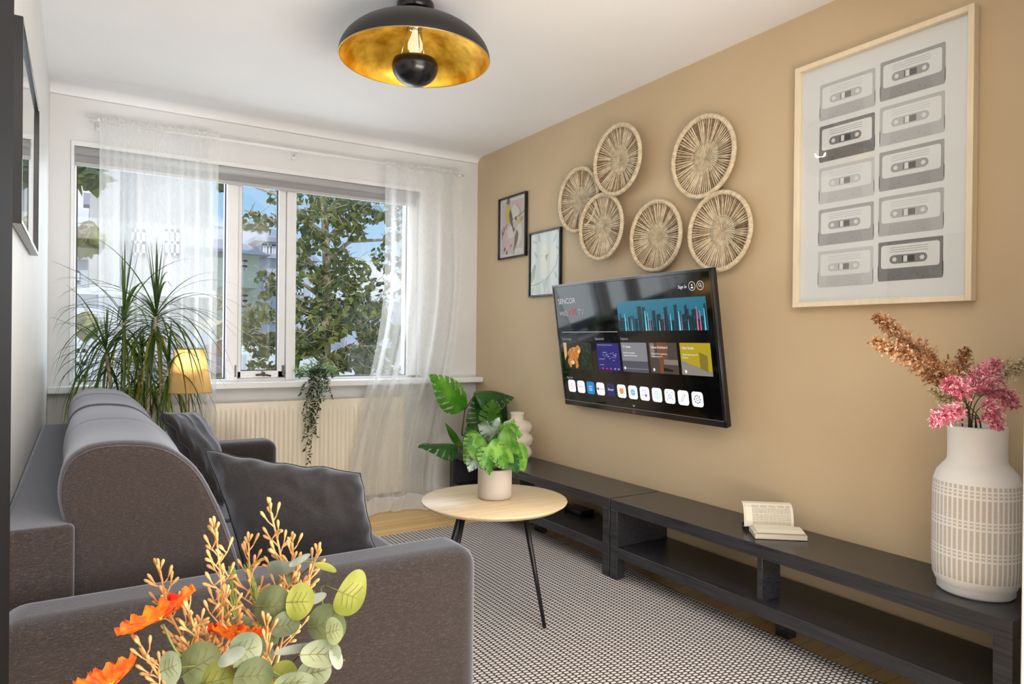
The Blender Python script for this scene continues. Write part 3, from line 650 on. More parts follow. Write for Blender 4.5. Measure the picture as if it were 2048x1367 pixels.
for nm, lab, (y0, z0, y1, z1), kind in (('bird_picture', 'black framed print of two yellow birds on pink', (3.845, 1.733, 4.199, 2.167), 0), ('bird_picture', 'black framed print of a pale bird among green leaves', (3.45, 1.449, 3.80, 1.875), 1)):
    o = thing(nm, lab, 'picture', (XR, (y0+y1)/2, z0), 'black framed bird prints'); frame(o, y0, z0, y1, z1, XR-0.001, 0.022, 0.012, M['black_gloss'])
    pm = [flat('print_paper', (236, 233, 228)), flat('print_pink', (222, 200, 196)), flat('print_yellow', (212, 200, 96)), flat('print_brown', (128, 112, 92)), flat('print_dark', (96, 88, 84)), flat('print_cream', (232, 226, 212)), flat('print_rose', (186, 140, 134)), flat('print_sage', (190, 200, 184)), flat('print_leaf', (150, 168, 152)), flat('print_pale', (222, 226, 220))]
    b = MB(); xb = XR-0.010; w, h = y1-y0, z1-z0; G = lambda u, v: (y1-u*w, z0+v*h)
    b.box((xb, y0+0.006, z0+0.006), (XR-0.003, y1-0.006, z1-0.006), 0)
    if kind == 0:
        b.poly(wq(xb-0.0003, rrect(y0+0.035, z0+0.035, y1-0.035, z1-0.035, 0.004)), 1)
        b.poly(wq(xb-0.0006, ell(*G(0.58, 0.72), 0.055, 0.055)), 5); b.poly(wq(xb-0.0006, ell(*G(0.45, 0.42), 0.05, 0.045)), 5); b.poly(wq(xb-0.0006, ell(*G(0.68, 0.10), 0.07, 0.02)), 5)
        vine(b, xb-0.0008, [G(0.95, 0.72), G(0.75, 0.66), G(0.5, 0.62), G(0.3, 0.56), G(0.15, 0.42), G(0.10, 0.34)], 0.0025, 4)
        vine(b, xb-0.0008, [G(0.62, 0.85), G(0.78, 0.74), G(0.74, 0.5), G(0.6, 0.3), G(0.5, 0.1)], 0.002, 3)
        bird(b, xb-0.0012, *G(0.36, 0.68), 0.85, 2, 4, 3, 1); bird(b, xb-0.0012, *G(0.72, 0.33), 0.85, 5, 3, 2, -1)
        for u, v in ((0.18, 0.5), (0.14, 0.42), (0.26, 0.52), (0.22, 0.16), (0.3, 0.1), (0.12, 0.46), (0.45, 0.2), (0.62, 0.62), (0.84, 0.6), (0.55, 0.45)): b.poly(wq(xb-0.0016, ell(*G(u, v), 0.010, 0.016, rnd.uniform(0, 3), 10)), rnd.choice((6, 4, 6)))
    else:
        b.poly(wq(xb-0.0003, rrect(y0+0.02, z0+0.02, y1-0.02, z1-0.02, 0.004)), 9)
        vine(b, xb-0.0006, [G(0.05, 0.18), G(0.3, 0.2), G(0.6, 0.28), G(0.85, 0.45), G(0.9, 0.6)], 0.003, 8)
        b.poly(wq(xb-0.0009, [G(0.40, 0.8), G(0.62, 0.78), G(0.74, 0.66), G(0.72, 0.45), G(0.62, 0.3), G(0.5, 0.27), G(0.34, 0.32), G(0.3, 0.55)]), 5)
        b.poly(wq(xb-0.0012, [G(0.4, 0.26), G(0.6, 0.26), G(0.5, 0.03)]), 7)
        b.poly(wq(xb-0.0012, [G(0.5, 0.62), G(0.6, 0.64), G(0.55, 0.52)]), 8); b.poly(wq(xb-0.0012, ell(*G(0.4, 0.62), 0.006, 0.005)), 8)
        b.poly(wq(xb-0.0006, [G(0.06, 0.2), G(0.04, 0.35), G(0.15, 0.52), G(0.2, 0.48), G(0.16, 0.3)]), 8)
        for u, v, a in ((0.15, 0.85, 0.3), (0.3, 0.9, 1.2), (0.8, 0.85, 2.2), (0.9, 0.7, 0.4), (0.85, 0.3, 1.0), (0.1, 0.1, 2.0), (0.2, 0.65, 0.8)): b.poly(wq(xb-0.0006, ell(*G(u, v), 0.03, 0.010, a)), 7)
    b.build('bird_print', pm, o)
    MB().box((XR-0.0165, y0+0.009, z0+0.009), (XR-0.015, y1-0.009, z1-0.009)).build('picture_glass', M['glass'], o)

lp = thing('glazed_picture', 'wide black framed picture on the white wall, its glass mirroring the window', 'picture', (XL, 2.46, 1.435))
frame(lp, 2.055, 1.437, 2.87, 1.942, XL+0.001, 0.022, 0.013, M['black_gloss'], 1)
MB().box((XL+0.002, 2.062, 1.444), (XL+0.010, 2.864, 1.935)).build('picture_print', flat('pale_print', (226, 226, 226)), lp)
MB().box((XL+0.0135, 2.064, 1.446), (XL+0.0155, 2.861, 1.933)).build('picture_glass', mat('mirroring_glass', S(214, 216, 220), 0.02, 1.0), lp)

# ------------------------------------------------------------------ television
tv = thing('television', 'wall-mounted flat television showing its home menu', 'tv', (2.42, 2.70, 1.1365))
tw, th_ = 1.2505, 0.719; sw, ti = -0.0342, 0.1517
tu = Vector((math.sin(sw), -math.cos(sw), 0)); tn = Vector((-math.cos(sw), -math.sin(sw), 0))
tup = Vector((0, 0, 1))*math.cos(ti)+tn*math.sin(ti); tno = tu.cross(tup); 
if tno.dot(tn) < 0: tno = -tno
TVM = Matrix.Translation(Vector((2.42, 2.70, 1.1365))) @ Matrix((tu, tup, tno)).transposed().to_4x4()   # local x right, y up, z out
b = MB(); W2, H2 = tw/2+0.004, th_/2
b.rbox((-W2, -H2, -0.030), (W2, H2, -0.004), 0.005, X=TVM); b.rbox((-W2+0.08, -H2+0.05, -0.052), (W2-0.08, H2-0.2, -0.028), 0.01, X=TVM); b.build('tv_housing', M['black_gloss'], tv)
b = MB()
for a, c in (((-W2, -H2), (-W2+0.010, H2)), ((W2-0.016, -H2), (W2, H2)), ((-W2, H2-0.014), (W2, H2)), ((-W2, -H2), (W2, -H2+0.030))): b.rbox((a[0], a[1], -0.006), (c[0], c[1], 0.004), 0.002, X=TVM)
bz = b.build('bezel', mat('piano_black_bezel', S(30, 30, 34), 0.12, spec=0.8), tv)
SA = mat('satin_aluminium', S(176, 178, 182), 0.3, 0.9)
b = MB(); b.box((-W2+0.004, H2-0.001, -0.028), (W2-0.004, H2+0.001, -0.004), X=TVM); b.build('metal_strip', SA, tv)
b = MB(); b.box((-W2+0.006, -H2+0.028, 0.0035), (W2-0.01, -H2+0.031, 0.0052), X=TVM); b.build('metal_strip', SA, tv)
b = MB(); b.box((-W2+0.010, -H2+0.03, -0.0062), (W2-0.016, H2-0.013, 0.0), X=TVM); scr = b.build('screen', mat('black_screen', S(6, 6, 8), 0.06, spec=0.6), tv)
MB().box((-0.15, -0.10, -0.075), (0.15, 0.16, -0.05), X=TVM).build('wall_mount', M['black_metal'], tv)
for y in (2.60, 2.76): MB().box((2.48, y, 1.05), (XR-0.001, y+0.04, 1.22)).build('mount_arm', M['black_metal'], tv)
ox, oy = -0.004, 0.0
def ip(n, c, st=1.0): return emis(n, S(*c), st)
def flatpart(name, polys, mats):
    b = MB()
    for pts, z, mi in polys: b.poly([(x+ox, y+oy, z) for x, y in pts], mi, TVM)
    return b.build(name, mats, scr)
WHT = ip('screen_white', (232, 232, 232)); GRY = ip('screen_grey', (150, 150, 154)); RED = ip('screen_red', (196, 30, 60))
def T2(name, s_, x, y, size, m_, al='LEFT', sx=1.0): return text(name, s_, size, m_, scr, TVM @ Matrix.Translation((x+ox, y+oy, 0.0012)) @ Matrix.Diagonal((sx, 1, 1, 1)), al, 0.0001)
T2('screen_text', 'SENCOR', -0.581, 0.246, 0.044, ip('screen_silver', (190, 190, 196)), sx=1.02)
T2('screen_text', 'web', -0.579, 0.176, 0.056, GRY, sx=0.9); T2('screen_text', 'OS', -0.487, 0.176, 0.056, RED, sx=1.05); T2('screen_text', 'TV', -0.392, 0.176, 0.050, GRY, sx=0.95)
T2('screen_text', 'Sign In', 0.417, 0.279, 0.021, WHT)
T2('screen_text', 'Recent Input', -0.581, 0.032, 0.018, GRY); T2('screen_text', 'Sponsored', -0.262, 0.034, 0.022, GRY, sx=0.8); T2('screen_text', 'Features', -0.043, 0.035, 0.022, GRY, sx=0.8); T2('screen_text', 'App List', -0.580, -0.197, 0.018, GRY)
flatpart('menu_line', [([(-0.579, 0.0775), (-0.062, 0.0775), (-0.062, 0.0805), (-0.579, 0.0805)], 0.001, 0)], [ip('screen_line', (176, 176, 176))])
def ringp(cx, cy, r, t, k=20): return [([(cx+r*math.cos(a), cy+r*math.sin(a)), (cx+r*math.cos(a2), cy+r*math.sin(a2)), (cx+(r-t)*math.cos(a2), cy+(r-t)*math.sin(a2)), (cx+(r-t)*math.cos(a), cy+(r-t)*math.sin(a))], 0.0012, 0) for a, a2 in [(2*PI*i/k, 2*PI*(i+1)/k) for i in range(k)]]
flatpart('account_icon', ringp(0.505, 0.286, 0.021, 0.002)+[(ell(0.505, 0.291, 0.004, 0.004), 0.0012, 0), ([(0.497, 0.276), (0.513, 0.276), (0.510, 0.283), (0.500, 0.283)], 0.0012, 0)], [WHT])
flatpart('search_icon', ringp(0.556, 0.286, 0.021, 0.002)+ringp(0.554, 0.289, 0.008, 0.002, 14)+[([(0.559, 0.283), (0.561, 0.285), (0.567, 0.279), (0.565, 0.277)], 0.0012, 0)], [WHT])
# neon city strip
def screenmat(name, build):
    m = mat(name, (0, 0, 0, 1), 0.1); t, b_, N, L = nodes(m); c = build(t, N, L); L(c, b_.inputs['Emission Color']); b_.inputs['Emission Strength'].default_value = 1.0
    return m
pol = [([(-0.042, 0.082), (0.581, 0.082), (0.581, 0.237), (-0.042, 0.237)], 0.001, 0)]
cm = [ip('city_sky', (22, 104, 128)), ip('city_tower', (8, 42, 52)), ip('city_tower_far', (14, 74, 92)), ip('city_cyan', (120, 222, 240)), ip('city_rose', (232, 110, 150)), ip('city_window', (70, 170, 178))]
rc = random.Random(4); x = -0.04
while x < 0.57:
    w = rc.uniform(0.012, 0.035); h = rc.uniform(0.05, 0.13); pol.append(([(x, 0.082), (min(.581, x+w), 0.082), (min(.581, x+w), 0.082+h), (x, 0.082+h*rc.uniform(.93, 1))], 0.0012, rc.choice((1, 2, 1)))); x += w*rc.uniform(0.6, 1.2)
for i in range(300):
    x, y = rc.uniform(-0.04, 0.578), 0.085+rc.random()**1.6*0.11; s_ = rc.uniform(0.0008, 0.002); pol.append(([(x, y), (x+s_, y), (x+s_, y+s_), (x, y+s_)], 0.0014, rc.choice((5, 5, 3))))
for x, h, c, w in ((0.01, .09, 3, .007), (0.03, .07, 5, .006), (0.062, .06, 3, .004), (0.165, .10, 3, .010), (0.185, .09, 3, .006), (0.200, .06, 4, .005), (0.265, .05, 3, .006), (0.30, .08, 4, .003), (0.345, .08, 3, .006), (0.40, .09, 3, .010), (0.418, .07, 4, .004), (0.46, .05, 3, .004), (0.515, .11, 4, .008), (0.535, .09, 4, .006), (0.562, .10, 3, .007)):
    pol.append(([(x, 0.083), (x+w, 0.083), (x+w*.7, 0.083+h), (x+w*.3, 0.083+h)], 0.0016, c))
flatpart('city_banner', pol, cm)
# tiger tile
def R4(x0, y0, x1, y1): return [(x0, y0), (x1, y0), (x1, y1), (x0, y1)]
tm = [ip('jungle_dark', (18, 24, 14)), ip('jungle_green', (40, 62, 30)), ip('fur_orange', (196, 124, 52)), ip('fur_light', (232, 196, 150)), ip('fur_dark', (46, 30, 20)), ip('glow_tan', (206, 160, 110))]
pol = [(R4(-0.578, -0.140, -0.306, 0.016), 0.001, 0), ([(-0.578, 0.016), (-0.545, 0.016), (-0.552, -0.06), (-0.578, -0.09)], 0.0011, 5)]
for i in range(40):
    x, y = rc.uniform(-0.40, -0.31), rc.uniform(-0.135, 0.012); pol.append((ell(x, y, rc.uniform(.004, .014), rc.uniform(.003, .007), rc.uniform(0, 3), 8), 0.0011+0.00001*i, rc.choice((1, 1, 0))))
pol += [([(-0.53, -0.08), (-0.545, -0.045), (-0.52, -0.02), (-0.48, -0.008), (-0.44, -0.012), (-0.42, -0.04), (-0.44, -0.07), (-0.46, -0.09), (-0.50, -0.10)], 0.0016, 2),
        ([(-0.54, -0.075), (-0.55, -0.10), (-0.53, -0.13), (-0.515, -0.128), (-0.505, -0.09)], 0.0016, 2), ([(-0.47, -0.08), (-0.45, -0.075), (-0.445, -0.12), (-0.46, -0.135), (-0.475, -0.13)], 0.0016, 2),
        (ell(-0.435, -0.022, 0.026, 0.024), 0.0018, 2), (ell(-0.428, -0.032, 0.013, 0.012), 0.0020, 3), (ell(-0.50, -0.10, 0.02, 0.012), 0.0018, 3), (ell(-0.453, -0.002, 0.006, 0.007), 0.0020, 4), (ell(-0.418, 0.0, 0.006, 0.007), 0.0020, 4)]
for i in range(34):
    x, y = rc.uniform(-0.545, -0.42), rc.uniform(-0.11, -0.012); pol.append(([(x, y), (x+0.003, y), (x+0.006, y-0.018), (x+0.004, y-0.018)], 0.0022, 4))
flatpart('tiger_tile', [q for q in pol], tm)
# sponsored tile
pol = [(R4(-0.258, -0.134, -0.064, 0.018), 0.001, 0)]
for y, x0, x1 in ((0.008, -0.25, -0.12), (-0.07, -0.245, -0.20), (-0.102, -0.245, -0.205)): pol.append((R4(x0, y-0.003, x1, y), 0.0012, 1))
for i in range(26): x, y = rc.uniform(-0.24, -0.09), rc.uniform(-0.08, -0.03); pol.append((R4(x, y, x+rc.uniform(.003, .016), y+0.0035), 0.0012, 1))
for x, c in ((-0.225, 2), (-0.19, 3), (-0.155, 2), (-0.12, 1), (-0.09, 1)): pol.append((R4(x, -0.127, x+0.014, -0.119), 0.0014, c))
flatpart('sponsored_tile', pol, [ip('tile_navy', (28, 22, 104)), ip('tile_lilac', (150, 150, 200)), ip('tile_red', (226, 40, 60)), ip('tile_mauve', (150, 60, 90))])
flatpart('feature_tile', [(R4(-0.045, -0.133, 0.154, 0.022), 0.001, 0), (R4(-0.045, -0.133, 0.154, -0.075), 0.0012, 1), (R4(-0.045, -0.118, 0.154, -0.112), 0.0014, 2), (ell(-0.028, -0.113, 0.007, 0.008), 0.0016, 3)], [ip('tile_grey', (126, 126, 132)), ip('tile_slate', (74, 76, 88)), ip('tile_ash', (112, 112, 116)), WHT])
flatpart('feature_tile', [(R4(0.172, -0.131, 0.368, 0.024), 0.001, 0), (R4(0.23, -0.06, 0.30, 0.024), 0.0012, 1), (R4(0.24, -0.131, 0.265, -0.06), 0.0012, 1), (R4(0.27, -0.085, 0.368, -0.06), 0.0013, 2), ([(0.265, -0.10), (0.33, -0.11), (0.33, -0.118), (0.265, -0.118)], 0.0014, 3), (R4(0.18, -0.05, 0.21, 0.02), 0.0012, 2), (ell(0.196, -0.113, 0.007, 0.008), 0.0016, 4)], [ip('tile_umber', (72, 62, 56)), ip('tile_rust', (112, 70, 44)), ip('tile_taupe', (128, 116, 108)), ip('tile_black', (12, 12, 12)), WHT])
flatpart('feature_tile', [(R4(0.388, -0.129, 0.581, 0.024), 0.001, 0), ([(0.388, -0.06), (0.48, -0.085), (0.581, -0.11), (0.581, -0.129), (0.388, -0.129)], 0.0012, 1), ([(0.508, -0.02), (0.56, -0.035), (0.556, -0.11), (0.508, -0.095)], 0.0013, 2), (ell(0.415, -0.113, 0.007, 0.008), 0.0016, 3)], [ip('tile_mustard', (172, 150, 32)), ip('tile_stone', (132, 128, 116)), ip('tile_olive', (126, 110, 40)), WHT])
for x, a, l1, l2 in ((-0.032, 'TV Guide', 'Check the broadcast', 'schedule and information'), (0.187, 'Home Dashboard', 'Control home appliances', 'connected to TV'), (0.402, 'User Guide', 'Check how to use TV', 'features')):
    T2('tile_text', a, x, -0.006, 0.018, WHT, sx=0.9); T2('tile_text', l1, x, -0.036, 0.0115, WHT, sx=0.95); T2('tile_text', l2, x, -0.050, 0.0115, WHT, sx=0.95)
# app icons
apps = ['', 'NETFLIX', 'prime', 'YouTube', 'Disney+', '', '', '', '', '', '', '']
W_ = (250, 250, 252)
cols = [W_, W_, (20, 130, 200), W_, (36, 38, 92), W_, W_, W_, W_, W_, W_, W_]
icm = [ip('icon_%d' % i, c) for i, c in enumerate([W_, (20, 130, 200), (36, 38, 92), (214, 50, 80), (238, 150, 60), (120, 180, 214), (140, 110, 220), (70, 196, 190), (60, 60, 64), (216, 40, 60), (20, 20, 20)])]
for i in range(12):
    x = -0.537+0.0915*i; y = -0.242; bi = {2: 1, 4: 2}.get(i, 0)
    pol = [([(x+px, y+pz) for px, pz in rrect(-0.036, -0.036, 0.036, 0.036, 0.016)], 0.001, bi)]
    if i == 0: pol += [(R4(x-0.012, y-0.004, x+0.012, y-0.002), 0.0013, 3), (R4(x-0.012, y+0.010, x+0.012, y+0.012), 0.0013, 3), (R4(x-0.012, y-0.016, x-0.010, y+0.012), 0.0013, 3), (R4(x+0.010, y-0.016, x+0.012, y+0.012), 0.0013, 3), (R4(x-0.012, y-0.016, x+0.012, y-0.014), 0.0013, 3)]
    if i == 2: pol += [([(x-0.014, y-0.012), (x, y-0.018), (x+0.014, y-0.012), (x+0.014, y-0.009), (x, y-0.015), (x-0.014, y-0.009)], 0.0013, 0)]
    if i == 3: pol += [([(x+px-0.022, y+pz) for px, pz in rrect(-0.009, -0.007, 0.009, 0.007, 0.003)], 0.0013, 9)]
    if i == 5: pol += [(ell(x, y, 0.017, 0.015), 0.0013, 4), ([(x-0.018, y+0.002), (x-0.014, y+0.020), (x-0.004, y+0.012)], 0.0013, 4), ([(x+0.018, y+0.002), (x+0.014, y+0.020), (x+0.004, y+0.012)], 0.0013, 4)]
    if i == 6: pol += [(ell(x, y, 0.018, 0.018), 0.0013, 5), (R4(x-0.018, y-0.001, x+0.018, y+0.001), 0.0014, 0), (R4(x-0.001, y-0.018, x+0.001, y+0.018), 0.0014, 0)]
    def rg_(cx, cy, r, t, c, k=16): return [(p, 0.0013, c) for p, _, _ in ringp(cx, cy, r, t, k)]
    def sq(cx, cy, a, t, c): return [(R4(cx-a, cy-a, cx+a, cy-a+t), 0.0013, c), (R4(cx-a, cy+a-t, cx+a, cy+a), 0.0013, c), (R4(cx-a, cy-a, cx-a+t, cy+a), 0.0013, c), (R4(cx+a-t, cy-a, cx+a, cy+a), 0.0013, c)]
    if i == 7: pol += sq(x-0.003, y+0.003, 0.014, 0.002, 6)+[(R4(x+0.002, y-0.016, x+0.018, y-0.002), 0.0015, 6)]
    if i == 8: pol += rg_(x, y, 0.019, 0.002, 7)+rg_(x, y, 0.009, 0.002, 7)
    if i == 9: pol += rg_(x, y, 0.011, 0.003, 6)+[(R4(x+sx*0.020-0.001, y+sy*0.013, x+sx*0.020+0.001, y+sy*0.021), 0.0013, 8) for sx in (-1, 1) for sy in (-1, 0.9)]+[(R4(x-0.02, y+0.019, x-0.012, y+0.021), 0.0013, 8), (R4(x+0.012, y+0.019, x+0.02, y+0.021), 0.0013, 8), (R4(x-0.02, y-0.013, x-0.012, y-0.011), 0.0013, 8), (R4(x+0.012, y-0.013, x+0.02, y-0.011), 0.0013, 8)]
    if i == 10:
        d1 = Vector((0.62, 0.78)); n1 = Vector((-0.78, 0.62)); c0 = Vector((x, y)); q = lambda a, b2: tuple(c0+d1*a+n1*b2)
        pol += [([q(-0.022, -0.005), q(0.018, -0.005), q(0.018, -0.0035), q(-0.022, -0.0035)], 0.0013, 8), ([q(-0.022, 0.005), q(0.018, 0.005), q(0.018, 0.0035), q(-0.022, 0.0035)], 0.0013, 8), ([q(0.018, -0.005), q(0.021, 0), q(0.018, 0.005), q(0.016, 0.0)], 0.0013, 8), ([q(-0.022, -0.005), q(-0.026, 0), q(-0.022, 0.005), q(-0.023, 0)], 0.0013, 8)]
    if i == 11: pol += rg_(x, y, 0.008, 0.002, 8)+rg_(x, y, 0.018, 0.002, 8)+[(ell(x+0.0195*math.cos(a), y+0.0195*math.sin(a), 0.003, 0.003, 0, 8), 0.0013, 8) for a in [PI*k/4 for k in range(8)]]
    flatpart('app_icon', pol, icm)
    if apps[i]: T2('icon_text', apps[i], x+(0.009 if i == 3 else 0), y-(0.003 if i != 2 else -0.004), {1: 0.0135, 2: 0.015, 3: 0.012, 4: 0.017}[i], {1: RED, 2: WHT, 3: icm[10], 4: WHT}[i], 'CENTER', 0.9)
    if i == 2: T2('icon_text', 'video', x, y-0.008, 0.013, WHT, 'CENTER')
flatpart('menu_arrow', [([(0.0, -0.308), (0.008, -0.317), (0.016, -0.308), (0.016, -0.311), (0.008, -0.320), (0.0, -0.311)], 0.0012, 0)], [WHT])
text('maker_mark', 'LG', 0.020, ip('mark_rose', (190, 140, 130), 0.5), bz, TVM @ Matrix.Translation((-0.010, -0.352, 0.0045)), 'LEFT', 0.0002)

# ------------------------------------------------------------------ lamps
cl = thing('ceiling_lamp', 'black dome ceiling lamp lined with gold leaf', 'lamp', (1.155, 2.59, H))
LX, LY = 1.155, 2.59
b = MB(); b.lathe([(0, 0), (0.072, 0), (0.076, -0.006), (0.076, -0.034), (0.070, -0.040), (0.02, -0.044), (0.02, -0.066), (0, -0.066)], (LX, LY, H-0.0005), 48); b.build('canopy', M['black_gloss'], cl)
def dome(R, d, off, z0, n=24):
    return [(R*math.sin(PI/2*k/n)*(1), z0-d*(1-math.cos(PI/2*k/n))) for k in range(n+1)]
ZT, DD, RR_ = 2.478, 0.170, 0.306
op = [(max(0.0, RR_*math.sin(PI/2*k/28)), ZT-DD*(1-math.cos(PI/2*k/28))**0.92) for k in range(29)]
b = MB(); b.lathe(op+[(RR_-0.001, ZT-DD-0.003)], (LX, LY, 0), 96); dm = b.build('dome_shade', M['matt_black'], cl)
b = MB(); b.lathe([(max(0, r-0.003), z-0.003) for r, z in op], (LX, LY, 0), 96); b.build('gold_lining', M['gold_leaf'], dm)
b = MB(); ringpts = [(LX+(RR_-0.0015)*math.cos(2*PI*k/96), LY+(RR_-0.0015)*math.sin(2*PI*k/96), ZT-DD-0.002) for k in range(97)]; b.tube(ringpts, 0.0022, 6, cap=False); b.build('rim', mat('brass_rim', S(190, 160, 110), 0.35, 0.8), dm)
b = MB(); br_, bzz = 0.094, 2.278
bp_ = [(0, bzz+0.028), (0.075, bzz+0.028), (0.089, bzz+0.022), (br_, bzz+0.006)]+[(br_*math.cos(PI/2*k/16), bzz-0.078*math.sin(PI/2*k/16)) for k in range(1, 17)]
b.lathe(bp_[1:], (LX, LY, 0), 56); b.lathe([(0, bzz+0.010), (0.074, bzz+0.027)], (LX, LY, 0), 56, 1); b.build('inner_reflector', [mat('satin_black_bowl', S(24, 24, 28), 0.22), M['gold_leaf']], cl)
b = MB()
for k in range(3):
    a = 2*PI*k/3+0.4; b.tube([(LX+0.03*math.cos(a), LY+0.03*math.sin(a), ZT-0.03), (LX+0.066*math.cos(a), LY+0.066*math.sin(a), bzz+0.02)], 0.0018, 6)
b.build('support_wire', M['chrome'], cl)
b = MB(); b.lathe([(0, ZT), (0.020, ZT), (0.026, ZT-0.02), (0.030, ZT-0.035), (0.026, ZT-0.05), (0.022, ZT-0.055), (0, ZT-0.055)], (LX, LY, 0), 28); b.build('socket', M['chrome'], cl)
b = MB(); b.lathe([(0.012, ZT-0.055), (0.018, ZT-0.075), (0.03, ZT-0.105), (0.030, ZT-0.125), (0.018, ZT-0.148), (0, ZT-0.152)], (LX, LY, 0), 28); b.build('bulb', emis('bulb_glow', S(255, 226, 178), 1.1), cl)
lb = light('ceiling_lamp_light', 'POINT', (LX, LY, 2.345), 4.5, (1.0, 0.82, 0.58), rad=0.03)

fl = thing('floor_lamp', 'small lamp with pleated cream shade glowing behind the sofa', 'lamp', (0.513, 4.10, 0))
FX, FY = 0.513, 4.10
shm = bpy.data.materials.new('pleated_shade'); shm.use_nodes = True; t = shm.node_tree; t.nodes.clear(); N = t.nodes.new; L = t.links.new
o_ = N('ShaderNodeOutputMaterial'); d_ = N('ShaderNodeBsdfDiffuse'); tl = N('ShaderNodeBsdfTranslucent'); mx = N('ShaderNodeMixShader'); mx.inputs[0].default_value = 0.6
d_.inputs[0].default_value = S(236, 210, 160); tl.inputs[0].default_value = S(246, 218, 160); L(d_.outputs[0], mx.inputs[1]); L(tl.outputs[0], mx.inputs[2]); L(mx.outputs[0], o_.inputs[0])
b = MB(); npl = 90
def shf(u, v):
    a = 2*PI*u; r = lerp(0.072, 0.112, v)+0.0016*(1 if int(round(u*npl*2)) % 2 else -1); return Vector((FX+r*math.cos(a), FY+r*math.sin(a), lerp(1.098, 0.862, v)))
b.grid(shf, npl*2, 6, smooth=False); b.build('lamp_shade', shm, fl)
ST = mat('shade_trim', S(196, 160, 100), 0.7)
for z, r in ((1.098, 0.073), (0.862, 0.113)): MB().tube([(FX+r*math.cos(2*PI*k/48), FY+r*math.sin(2*PI*k/48), z) for k in range(49)], 0.003, 6, cap=False).build('shade_ring', ST, fl)
b = MB(); b.tube([(FX, FY, 0.02), (FX, FY, 0.96)], 0.0065, 12); b.tube([(FX, FY, 1.06), (FX, FY, 1.07)], 0.002); 
for k in range(3): a = 2*PI*k/3; b.tube([(FX, FY, 1.06), (FX+0.072*math.cos(a), FY+0.072*math.sin(a), 1.09)], 0.0015, 5)
b.tube([(FX, FY, 0.95), (FX, FY, 1.065)], 0.002, 5)
b.build('pole', M['chrome'], fl)
b = MB(); b.lathe([(0, 0), (0.11, 0), (0.112, 0.012), (0.02, 0.022), (0, 0.022)], (FX, FY, 0), 40); b.build('base', M['chrome'], fl)
b = MB(); b.lathe([(0, 0.945), (0.012, 0.945), (0.028, 0.985), (0.02, 1.015), (0, 1.02)], (FX+0.0, FY, 0), 20); b.build('bulb', emis('warm_bulb', S(255, 214, 150), 1.6), fl)
light('floor_lamp_light', 'POINT', (FX, FY-0.004, 1.035), 1.5, (1.0, 0.84, 0.58), rad=0.02)

# ------------------------------------------------------------------ leaves and plants
def heart(b, p0, p1, up, width, mi=0, curl=0.15, slits=0, nu=14, nv=8, droop=0.1, tipy=1.0):
    """one leaf from stalk end p0 to tip p1, facing up; slits cuts it like a monstera"""
    p0, p1, up = Vector(p0), Vector(p1), Vector(up)
    ax = p1-p0; Ln = ax.length; ax.normalize(); side = ax.cross(up).normalized(); up = side.cross(ax).normalized()
    def wprof(t): return max(0.0, (math.sin(PI*min(1, t**0.62)*0.985+0.03))**0.8)*(1-0.12*t)
    def fn(u, v):
        t = u; s_ = v*2-1; k = abs(s_)
        w = width*0.5*wprof(t)
        tt = t + (0.10*k*k if slits else 0.04*k*k)*(1-t) - 0.10*k*(1-t)**3
        p = p0+ax*(Ln*tt)+side*(w*s_)+up*(-droop*Ln*t*t - curl*w*(k**1.6) + 0.02*Ln*math.sin(6*t+3*s_))
        return p
    def skip(u, v):
        if not slits: return False
        k = abs(v*2-1)
        if k < 0.42: return False
        ph = (u*1.02-0.16*k)*slits
        return 0.15 < u < 0.93 and (ph % 1.0) < 0.22
    b.grid(fn, nu, nv, mi, True, skip)
def long_leaf(b, p0, d, up_amt, Ln, w, mi, droop, n=9):
    d = Vector(d).normalized(); p = Vector(p0); pts = []; vel = d.copy()
    for i in range(n+1):
        pts.append(p.copy()); vel = (vel+Vector((0, 0, -droop))).normalized(); p = p+vel*(Ln/n)
    vs = []; fs = []
    for i, q in enumerate(pts):
        t = i/n; dd = (pts[min(n, i+1)]-pts[max(0, i-1)]).normalized(); s_ = dd.cross(Vector((0, 0, 1)))
        s_ = s_.normalized() if s_.length > 0.05 else Vector((1, 0, 0)); nn = s_.cross(dd)
        ww = w*0.5*(min(1, t*6+0.5))*(1-t**2.2)+0.0004
        vs += [q-s_*ww+nn*ww*0.35, q, q+s_*ww+nn*ww*0.35]
    for i in range(n):
        for k in range(2): fs.append((i*3+k, i*3+k+1, (i+1)*3+k+1, (i+1)*3+k))
    b.add(vs, fs, mi, True)

